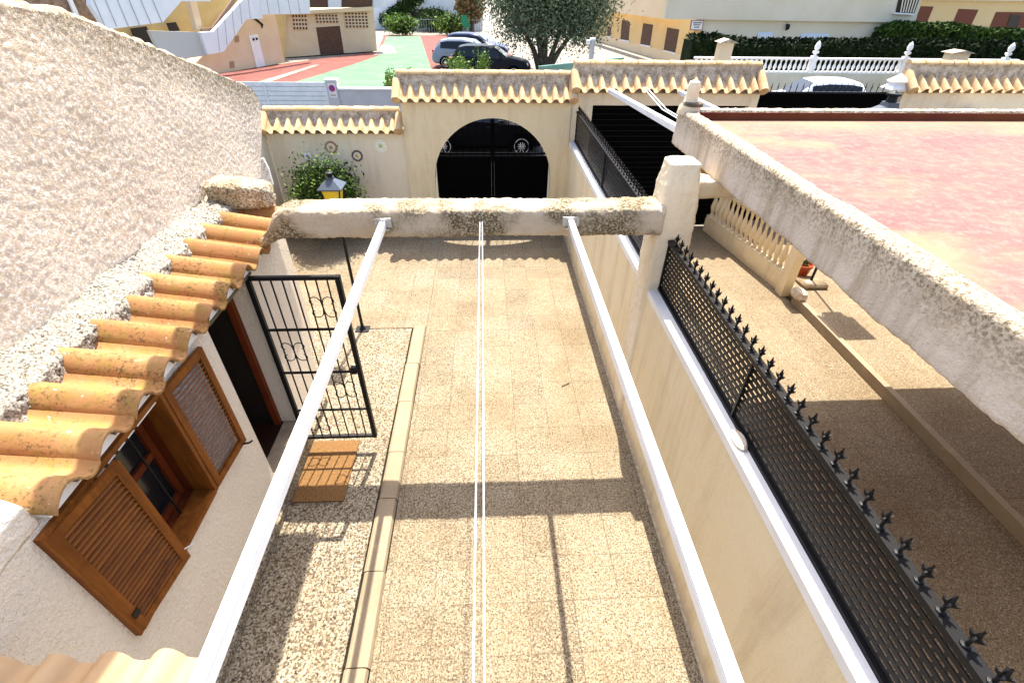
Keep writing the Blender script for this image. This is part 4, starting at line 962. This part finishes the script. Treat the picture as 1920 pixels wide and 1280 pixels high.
def plate(par, pts, P0, P1, th, m, nm, off=0.0):
    """outline measured on the vertical plane P0-P1, given real thickness"""
    n = Vector((P1[1]-P0[1], -(P1[0]-P0[0]), 0)).normalized()
    if n.dot(Vector((P0[0], P0[1], 0))) > 0: n = -n      # towards the camera
    q0_, q1_ = (P0[0]+n.x*off, P0[1]+n.y*off), (P1[0]+n.x*off, P1[1]+n.y*off)
    P = [onplane(x, y, q0_, q1_) for x, y in pts]
    return MB().prism(P, -n*th).build(nm, m, par)
# left apartment building
A0, A1 = (-14.9, 30.1), (-12.45, 34.9); B0 = (G(534, 107).x, G(534, 107).y); B1 = (G(707, 96).x, G(707, 96).y)
BEI = mat('beige_wall', (.62, .47, .3), .85, (.66, .52, .35), 1.5); BEI2 = mat('ochre_wall', (.5, .36, .14), .85, (.56, .42, .18), 1.5)
WPAN = mat('white_panel', (.62, .65, .68), .7, (.68, .7, .73), 1.5)
JNT = mat('panel_joint', (.35, .36, .38), .7)
BR = mat('brown_wood_far', (.07, .035, .02), .7, (.12, .06, .035), 10)
BRK = mat('stone_cladding', (.16, .1, .06), .9, (.3, .2, .13), 6, .5, 12)
ap = thing('apartment_building', 'beige apartment building with white stair parapets at the upper left', 'building', (-14, 34, 0))
plate(ap, [(60, -80), (540, -80), (534, 121), (395, 144), (60, 175)], A0, A1, .3, BEI2, 'rear_wall', -1.6)
plate(ap, [(385, 100), (425, 80), (462, 33), (515, 24), (534, 118), (395, 141), (340, 146)], A0, A1, 1.2, BEI, 'wall', .0)
plate(ap, [(30, -40), (176, -40), (188, 45), (60, 60)], A0, A1, .3, BRK, 'stone_wall', .2)
plate(ap, [(128, 0), (136, 0), (151, 34), (143, 34)], A0, A1, .1, WHITE, 'downpipe', .4)
plate(ap, [(170, 10), (200, 56), (306, 42), (340, 3), (395, 3), (395, -40), (170, -40)], A0, A1, .3, WPAN, 'balcony_parapet', 1.2)
plate(ap, [(280, 58), (378, 61), (391, 104), (350, 110), (300, 100)], A0, A1, .2, mat('shaded_panel', (.42, .44, .42), .8), 'landing_parapet', .7)  # grey paints in the shade of the parapet's turned-away side
plate(ap, [(376, 61), (400, 60), (460, -5), (492, -5), (493, 35), (462, 37), (420, 97), (390, 103)], A0, A1, .25, WPAN, 'stair_parapet', .9)
plate(ap, [(488, -6), (580, -6), (582, 26), (490, 28)], A0, A1, .25, WPAN, 'balcony_parapet', .92)
for x in range(200, 330, 22): plate(ap, [(x-25, -2), (x-24, -2), (x-2, 50), (x-3, 50)], A0, A1, .03, JNT, 'panel_joint', 1.23)
for x, y0, y1 in ((412, 50, 96), (426, 36, 86), (440, 20, 66), (454, 4, 46), (470, -2, 36), (505, -2, 27), (525, -2, 26), (545, -2, 26), (563, -2, 26)):
    plate(ap, [(x-5, y0), (x-4.3, y0), (x+.7, y1), (x, y1)], A0, A1, .03, JNT, 'panel_joint', 1.2)
plate(ap, [(353, -10), (366, -10), (381, 58), (370, 58)], A0, A1, .35, BEI, 'column', .4)
plate(ap, [(246, 54), (275, 50), (290, 88), (262, 92)], A0, A1, .1, DARK, 'door', -1.2)
plate(ap, [(314, 44), (330, 42), (338, 58), (320, 60)], A0, A1, .1, DARK, 'window', -1.2)
plate(ap, [(378, 54), (398, 52), (440, -6), (448, -6), (402, 60), (380, 61)], A0, A1, .1, mat('brown_rail', (.22, .13, .09), .6), 'hand_rail', .6)
plate(ap, [(467, 67), (483, 65), (498, 124), (482, 127)], A0, A1, .08, WHITE, 'door', .04)
for x, y in ((440, 68), (431, 116)): plate(ap, [(x, y), (x+8, y-1), (x+9, y+11), (x+1, y+12)], A0, A1, .05, mat('grille_brown', (.33, .22, .12), .8), 'vent', .03)
plate(ap, [(474, 72), (477, 72), (478, 76), (475, 77)], A0, A1, .04, BLACK, 'label_mark', .08); plate(ap, [(480, 71), (483, 71), (484, 75), (481, 76)], A0, A1, .04, BLACK, 'label_mark', .08)
plate(ap, [(472, 34), (482, 36), (494, 46), (492, 54), (490, 47), (480, 39)], A0, A1, .05, BLACK, 'cable', .05)
ab = thing('apartment_building', 'beige building with brown garage door and pierced block windows beside the car park', 'building', (B1[0], B1[1], 0))
plate(ab, [(515, 25), (700, 12), (707, 96), (534, 108)], B0, B1, 4.0, BEI, 'wall', 0)
plate(ab, [(514, 24), (699, 13), (699, 21), (515, 29)], B0, B1, .3, mat('pale_ledge', (.66, .52, .32), .85), 'ledge', .3)
plate(ab, [(578, -60), (699, -60), (698, 14), (580, 15)], B0, B1, .3, BR, 'brown_screen', .1)
plate(ab, [(615, -10), (640, -10), (640, 14.5), (616, 15)], B0, B1, .1, WPAN, 'lattice_panel', .2)
plate(ab, [(699, -60), (720, -60), (718, 15), (700, 15)], B0, B1, .5, WPAN, 'side_panel', 0)
plate(ab, [(593, 52), (637, 49), (645, 100), (601, 103)], B0, B1, .1, BR, 'garage_door', .03)
def blockwin(x0, y0, x1, y1, nx, ny):
    w_ = plate(ab, [(x0, y0), (x1, y0-1), (x1+3, y1-1), (x0+3, y1)], B0, B1, .05, BEI, 'block_window', .05)
    for i in range(nx):
        for j in range(ny):
            a, b_ = x0+(x1-x0)*(i+.2)/nx+3*j/ny, y0+(y1-y0)*(j+.2)/ny; c_, d_ = a+(x1-x0)*.62/nx, b_+(y1-y0)*.62/ny
            plate(w_, [(a, b_), (c_, b_), (c_+.3, d_), (a+.3, d_)], B0, B1, .02, BR, 'hole', .065)
blockwin(547, 27, 575, 57, 5, 4); blockwin(645, 23, 689, 53, 7, 5); blockwin(590, 27, 633, 44, 7, 3)

# white house with arch and creeper
wh = thing('white_house', 'white house with a dark arched porch behind the car park', 'house', (-6, 62, 0))
Wp0, Wp1 = (-20, 62), (10, 62)
plate(wh, [(600, -40), (905, -40), (905, 66), (690, 66)], Wp0, Wp1, 3, mat('far_white', (.7, .72, .72), .8, (.78, .79, .8), 1), 'wall', 0)
plate(wh, [(770, 35), (770, 24), (778, 18), (825, 17), (833, 22), (834, 34)], Wp0, Wp1, .1, DARK, 'arch_opening', .03)
plate(wh, [(742, 22), (754, 16), (758, 40), (744, 42)], Wp0, Wp1, .1, mat('tan_far', (.5, .42, .3), .8), 'stair_opening', .03)
fe = thing('railing_fence', 'thin grey railing in front of the white house', 'fence', (-6, 57, 0))
b = MB()
for i in range(40): b.box((-10+i*.25, 57, 0), (-9.97+i*.25, 57.03, 1.1))
b.box((-10, 57, 1.1), (0, 57.03, 1.15)).build('rails', mat('grey_rail', (.3, .32, .32), .6), fe)
# vegetation
def bush(label, x, y, rx, rz_, n=900, m=LEAF3, dark=MATS['leaf_dark'], sz=.14, z=0):
    t = thing('garden_bush', label, 'bush', (x, y, z)); b = MB(); leaves(b, (x, y, z+rz_*.9), (rx, rx*.8, rz_), n, sz, .6, clump=30); b.build('foliage', m, t, fix=False)
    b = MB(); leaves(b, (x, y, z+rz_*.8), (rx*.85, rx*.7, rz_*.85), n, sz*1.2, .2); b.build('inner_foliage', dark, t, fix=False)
    b = MB(); branches(b, (x, y, z), [(x-.3*rx, y, z+rz_), (x+.3*rx, y, z+rz_*1.1)], .06); b.build('stem', BARK, t)
bush('round bright bush beside the beige building at the end of the car park', -7.9, 55, 1.75, .85)
bush('dark green bush in the middle of the white house garden', -3.1, 56, 1.7, .95, m=LEAF3)
bush('small clipped green shrub under the arched porch of the white house', -5.2, 60, 2.2, 1.1, m=LEAF1, sz=.16)
cr = thing('creeper', 'dark creeper climbing the white house stair wall', 'creeper', (-10, 61.5, 0)); b = MB()
for i in range(12): t_ = i/11; p_ = onplane(722+60*t_, 40-46*t_, (-20, 61.6), (10, 61.6)); leaves(b, p_, (.9, .4, .8), 220, .16, .1)
b.build('foliage', MATS['leaf_dark'], cr, fix=False)
pm = thing('dry_palm', 'brown drooping palm behind the green banner', 'palm', (-1.3, 58, 0)); b = MB()
leaves(b, (-1.4, 58, 2.3), (1.5, 1.0, 1.7), 1800, .26, .2); b.build('crown', LEAF5, pm, fix=False); MB().tube([(-1.3, 58, 0), (-1.3, 58, 3)], [.3, .22], 8).build('trunk', BARK, pm)
bn = thing('green_banner', 'green cloth hanging beside the olive tree', 'banner', (-.6, 50, 0)); plate(bn, [(864, 29), (875, 30), (882, 52), (872, 53), (866, 46)], (-5, 50), (5, 50), .05, mat('green_cloth', (.02, .25, .12), .7), 'cloth', 0)
MB().box((-1.15, 50.06, 0), (-1.08, 50.12, 3.2)).build('pole', BLACK, bn)
# olive tree
tr = thing('olive_tree', 'large grey green olive tree beside the parked cars', 'tree', (3.6, 32.6, 0)); b = MB()
tips = [(1.6, 32, 3), (2.6, 31.6, 3.4), (3.5, 32.4, 4), (4.8, 32.2, 3.2), (5.8, 32.6, 2.8), (3.0, 33.4, 3.6)]
for k_, t_ in enumerate(tips):
    r_ = (3.6+(k_-2.5)*.13, 32.6, 0); m1 = (3.6+(t_[0]-3.6)*.35, 32.5, 1.0); b.tube([r_, m1, t_], [.2, .14, .05], 8)
b.build('trunk', BARK, tr, smooth=True)
b = MB(); leaves(b, (3.7, 32.4, 4.3), (3.7, 3.0, 3.0), 26000, .085, .45, clump=170); leaves(b, (2.2, 31.6, 3.0), (2.2, 1.7, 1.7), 7000, .08, .5, clump=50); leaves(b, (5.6, 32, 3.1), (1.9, 1.6, 1.7), 7000, .08, .5, clump=50)
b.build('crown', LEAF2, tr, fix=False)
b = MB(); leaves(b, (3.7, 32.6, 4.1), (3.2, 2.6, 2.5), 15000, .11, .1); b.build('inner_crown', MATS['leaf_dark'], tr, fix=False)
# saplings and shrubs by the far street wall
def sap(label, x, y, z0, z1, r_, n, m):
    t = thing('young_tree', label, 'tree', (x, y, 0)); MB().tube([(x, y, 0), (x+.03, y, z0), (x, y, z1-.1)], [.03, .02, .01], 6).build('trunk', BARK, t)
    b = MB(); leaves(b, (x, y, (z0+z1)/2), (r_, r_, (z1-z0)/2), n, .055, .2, clump=24); b.build('crown', m, t, fix=False)
sap('slim young tree beside the left end of the archway wall', -3.25, 18.6, .9, 2.0, .27, 420, LEAF3)
sap('leafy bright shrub in front of the black parked car', -1.0, 21, 1.1, 2.05, .55, 700, LEAF3)
sap('second leafy shrub in front of the black parked car, nearer its windscreen', -.1, 21, 1.2, 2.25, .35, 420, LEAF3)
sap('low green shrub in front of the silver car rear wheel', -3.3, 24, .7, 1.25, .35, 260, LEAF3)
# street lamp far
sp_ = thing('street_lamp', 'grey street lamp with a small white head before the olive tree', 'street lamp', (3.95, 18.5, 0)); pc = onplane(1110, 90, (0, 18.5), (10, 18.5)); sx = pc.x
MB().tube([(sx, 18.5, 0), (sx, 18.5, 2.1)], .07, 8).build('post', BLACK, sp_); MB().tube([(sx, 18.5, 2.1), (sx, 18.5, 2.72)], .085, 10).build('diffuser', mat('lamp_grey', (.45, .45, .42), .5), sp_)
MB().box((sx-.2, 18.42, 2.6), (sx-.09, 18.58, 2.72)).build('white_head', WHITE, sp_); MB().tube([(sx, 18.5, 2.72), (sx, 18.5, 2.78)], .1, 10).build('cap', ALU, sp_)
wl2 = thing('rendered_wall', 'pale wall edge with green bin screen under the olive tree', 'wall', (5, 27, 0)); plate(wl2, [(1010, 125), (1170, 108), (1170, 140), (1010, 145)], (2, 27), (9, 27), .2, mat('green_screen', (.12, .25, .2), .7, (.18, .32, .26), 2), 'screen', 0)
# right buildings
YEL = mat('yellow_wall', (.7, .47, .2), .85, (.74, .52, .25), .8); PALE = mat('pale_wall', (.6, .54, .4), .85, (.66, .6, .47), .6); PEACH = mat('peach_wall', (.72, .55, .34), .85, (.76, .6, .4), .6)
C1 = (13.1, 34.6); P1 = (C1[0]-.153*26, C1[1]+.988*26); C2 = (45, 34.6)
rbl = thing('corner_building', 'pale cream corner building with yellow shuttered side behind the olive tree', 'building', (C1[0], C1[1], 0))
sd_ = plate(rbl, [(1100, 40), (1120, 10), (1250, 30), (1311, 30), (1291, 127), (1080, 118)], C1, P1, .4, YEL, 'side_wall', 0)
plate(rbl, [(1080, 60), (1139, 70), (1284, 105), (1296, 107), (1290, 130), (1070, 125)], C1, P1, .2, PEACH, 'plinth_band', .08)
plate(rbl, [(1312, 30), (1720, 30), (1648, 140), (1289, 140)], C1, C2, 6, PALE, 'front_wall', 0)
plate(rbl, [(1247, 36.5), (1293, 36.8), (1716, 43), (1745, -60), (1260, -60)], C1, C2, .5, PALE, 'upper_wall', .3)
plate(rbl, [(1090, 15), (1147, 23), (1247, 36.5), (1262, -60), (1090, -60)], C1, P1, .4, PEACH, 'upper_side_wall', .9)
for q in ([(1166, 38), (1181, 40), (1178, 77), (1163, 74)], [(1206, 44), (1224, 47), (1218, 87), (1200, 83)], [(1251, 52), (1273, 56), (1265, 100), (1244, 94)], [(1139, 50), (1146, 51), (1144, 69), (1138, 68)]):
    w_ = plate(rbl, q, C1, P1, .06, BR, 'window', .03)
    plate(w_, [(q[3][0]-1, q[3][1]), (q[2][0]+1.5, q[2][1]), (q[2][0]+1, q[2][1]+2.5), (q[3][0]-1, q[3][1]+2.5)], C1, P1, .1, WHITE, 'sill', .1)
sg2 = thing('street_sign', 'white street name panel with dark lettering on the corner building', 'sign', atY(1307, 48, 34.5)); 
plate(sg2, [(1296, 38), (1320, 38.5), (1317, 58), (1293, 57)], C1, C2, .05, mat('sign_frame', (.35, .2, .16), .7), 'frame', .35); plate(sg2, [(1298, 40), (1318, 40.5), (1315, 56), (1295.5, 55)], C1, C2, .05, WHITE, 'panel', .37)
for y_, a_, b__ in ((42, 1300, 1316), (46, 1300.5, 1314), (50.5, 1302, 1311)):
    x_ = a_
    while x_ < b__:
        plate(sg2, [(x_, y_), (x_+.9, y_), (x_+.7, y_+2.1), (x_-.2, y_+2.1)], C1, C2, .02, BR, 'lettering', .39); x_ += 1.7
for nm_, q in (('window', [(1421, 61), (1449, 61), (1447, 85), (1418, 85)]), ('window', [(1503, 63), (1556, 64), (1548, 90), (1497, 90)])):
    w_ = plate(rbl, q, C1, C2, .08, mat('pale_blue_shutter', (.55, .64, .75), .6), nm_, .05)
    plate(w_, [(q[0][0]+4, q[0][1]+4), (q[1][0]-4, q[1][1]+4), (q[2][0]-4, q[2][1]-2), (q[3][0]+4, q[3][1]-2)], C1, C2, .03, WPAN, 'shutter', .09)
wl3 = plate(rbl, [(1475, 45), (1482, 46), (1480, 55), (1474, 58)], C1, C2, .1, BLACK, 'wall_lamp', .25)
plate(rbl, [(1690, -20), (1731, -20), (1714, 26), (1680, 24)], C1, C2, .1, DARK, 'window', .36)
for i in range(6): plate(rbl, [(1696+i*6, -20), (1698+i*6, -20), (1690+i*4.6, 24), (1688+i*4.6, 24)], C1, C2, .03, mat('cream_bar', (.7, .62, .48), .6), 'window_bar', .42)
plate(rbl, [(1678, 24), (1716, 26), (1714, 29), (1677, 27)], C1, C2, .2, WHITE, 'sill', .5)
b3 = thing('yellow_building', 'yellow building with dark brown shutters behind the hedge at the far right', 'building', (40, 42, 0)); D0_, D1_ = (20, 42), (80, 42)
plate(b3, [(1655, -40), (2100, -40), (2100, 160), (1655, 160)], D0_, D1_, 4, mat('sandy_wall', (.62, .46, .22), .85, (.66, .5, .27), .6), 'wall', 0)
plate(b3, [(1655, -40), (2100, -40), (2100, 4), (1655, 0)], D0_, D1_, .4, PALE, 'cornice', .3)
for q in ([(1727, 12), (1751, 13), (1738, 43), (1715, 43)], [(1798, 17), (1835, 19), (1820, 50), (1784, 50)], [(1868, 23), (1960, 24), (1945, 62), (1853, 58)]): plate(b3, q, D0_, D1_, .06, mat('dark_red_shutter', (.14, .04, .02), .6), 'shutter', .03)
plate(b3, [(1895, 28), (1915, 30), (1908, 52), (1888, 50)], D0_, D1_, .06, GLASS, 'pane', .06)
rt_ = thing('tiled_lean_to', 'small orange tiled lean-to between the corner building and the hedge', 'roof', (30, 36, 0)); plate(rt_, [(1660, 44), (1692, 45), (1690, 58), (1662, 57)], (20, 35.8), (60, 35.8), .8, TILE, 'tiles', 0)
# hedges
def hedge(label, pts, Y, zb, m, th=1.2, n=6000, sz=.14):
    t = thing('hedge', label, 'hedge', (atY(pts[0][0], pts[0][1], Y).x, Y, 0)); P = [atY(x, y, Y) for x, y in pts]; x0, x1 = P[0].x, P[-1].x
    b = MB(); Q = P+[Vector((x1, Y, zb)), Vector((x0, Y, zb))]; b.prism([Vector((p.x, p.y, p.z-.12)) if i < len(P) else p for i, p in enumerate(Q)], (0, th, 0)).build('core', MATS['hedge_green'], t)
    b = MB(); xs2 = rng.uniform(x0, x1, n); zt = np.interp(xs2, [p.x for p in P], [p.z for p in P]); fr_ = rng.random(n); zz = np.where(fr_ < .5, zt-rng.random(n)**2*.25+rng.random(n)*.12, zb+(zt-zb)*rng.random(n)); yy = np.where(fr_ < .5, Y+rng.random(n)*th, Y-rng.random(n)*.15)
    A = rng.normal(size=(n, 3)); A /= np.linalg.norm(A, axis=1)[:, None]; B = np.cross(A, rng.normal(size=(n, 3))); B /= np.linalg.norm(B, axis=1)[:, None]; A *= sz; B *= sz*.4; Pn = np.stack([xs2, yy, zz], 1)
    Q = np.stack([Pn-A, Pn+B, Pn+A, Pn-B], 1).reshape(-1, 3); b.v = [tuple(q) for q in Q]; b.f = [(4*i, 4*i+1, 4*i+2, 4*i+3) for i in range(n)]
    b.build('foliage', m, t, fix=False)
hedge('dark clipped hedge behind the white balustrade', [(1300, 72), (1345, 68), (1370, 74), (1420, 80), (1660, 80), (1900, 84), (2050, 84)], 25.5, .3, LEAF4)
hedge('taller green hedge at the right in front of the yellow building', [(1662, 60), (1700, 45), (1760, 50), (1800, 48), (1850, 58), (2000, 62)], 33, .3, mat('leaf_hedge_green', (.015, .035, .006), .7, (.05, .09, .012), 2.5, spec=.1), n=7000)  # mottled mid-green leaf colour for the taller hedge
# retaining wall + white balustrade across the street
rtw = thing('retaining_wall', 'streaked pale retaining wall under the white balustrade', 'wall', (10, 22.6, 0))
MB().box((7.5, 22.5, -.09), (24, 22.8, 1.27)).build('wall', stucco('streaked_render', (.42, .4, .3), (.55, .52, .42), 20, .2, .01), rtw)
wb = thing('white_balustrade', 'long white balustrade with finials before the dark hedge', 'balustrade', (8, 22.6, 1.27))
bal_along(wb, (8.75, 22.62, 1.27), (23, 22.62, 1.27), 0, .56, 66, WHITE, .07, .07)
for px__ in (1527, 1699, 1888):
    c = atY(px__, 108, 22.6); pp = MB().box((c.x-.1, 22.5, 1.27), (c.x+.1, 22.74, 1.9)).build('pier', WHITE, wb)
    MB().lathe([(.07, 0), (.05, .06), (.12, .1), (.13, .16), (.05, .2), (.1, .25), (.12, .34), (.08, .45), (.0, .56)], (c.x, 22.62, 1.9), 10).build('finial', WHITE, pp, smooth=True)
gp = thing('garden_pier', 'peach pier with a small mossy tile cap in front of the dark hedge', 'pier', (9.6, 21.6, 0)); a_ = atY(1344, 118, 21.6); b_ = atY(1368, 118, 21.6); zt = atY(1360, 80, 21.6).z
MB().box((a_.x, 21.6, 0), (b_.x, 22.0, zt)).build('pier', PEACH, gp); MB().prism([(a_.x-.1, 21.5, zt), (b_.x+.15, 21.5, zt-.02), ((a_.x+b_.x)/2, 21.5, zt+.12)], (0, .6, 0)).build('cap', MORT, gp)
wb2 = thing('white_balustrade', 'short white balustrade left of the peach pier', 'balustrade', (8, 24.8, 0)); l_, r_ = atY(1287, 108, 24.8), atY(1345, 112, 24.8)
bal_along(wb2, (l_.x, 24.8, .95), (r_.x, 24.8, .95), 0, .5, 14, WHITE, .06, .06)
MB().box((l_.x, 24.7, -.09), (r_.x+1.5, 24.95, .95)).build('base_wall', PEACH, wb2)
cp = thing('chimney_cap', 'small cream pier cap behind the tiled garden wall at the right', 'pier cap', (14, 21, 0)); a_ = atY(1783, 108, 21); zt = atY(1800, 100, 21).z
MB().box((a_.x, 21, 0), (a_.x+.75, 21.4, zt)).build('pier', PEACH, cp); MB().prism([(a_.x-.12, 20.9, zt), (a_.x+.87, 20.9, zt), (a_.x+.4, 20.9, zt+.1)], (0, .6, 0)).build('cap', MORT, cp)
# unseen beam added beside the house to throw the narrow entrance floor shadow
ub = MB().box((-1.9, -2, 5.0), (-1.33, 5.15, 5.15)).build('added_shadow_beam', STU); tag(ub, 'unseen stucco beam added beside the house to cast the entrance floor shadow', 'beam')
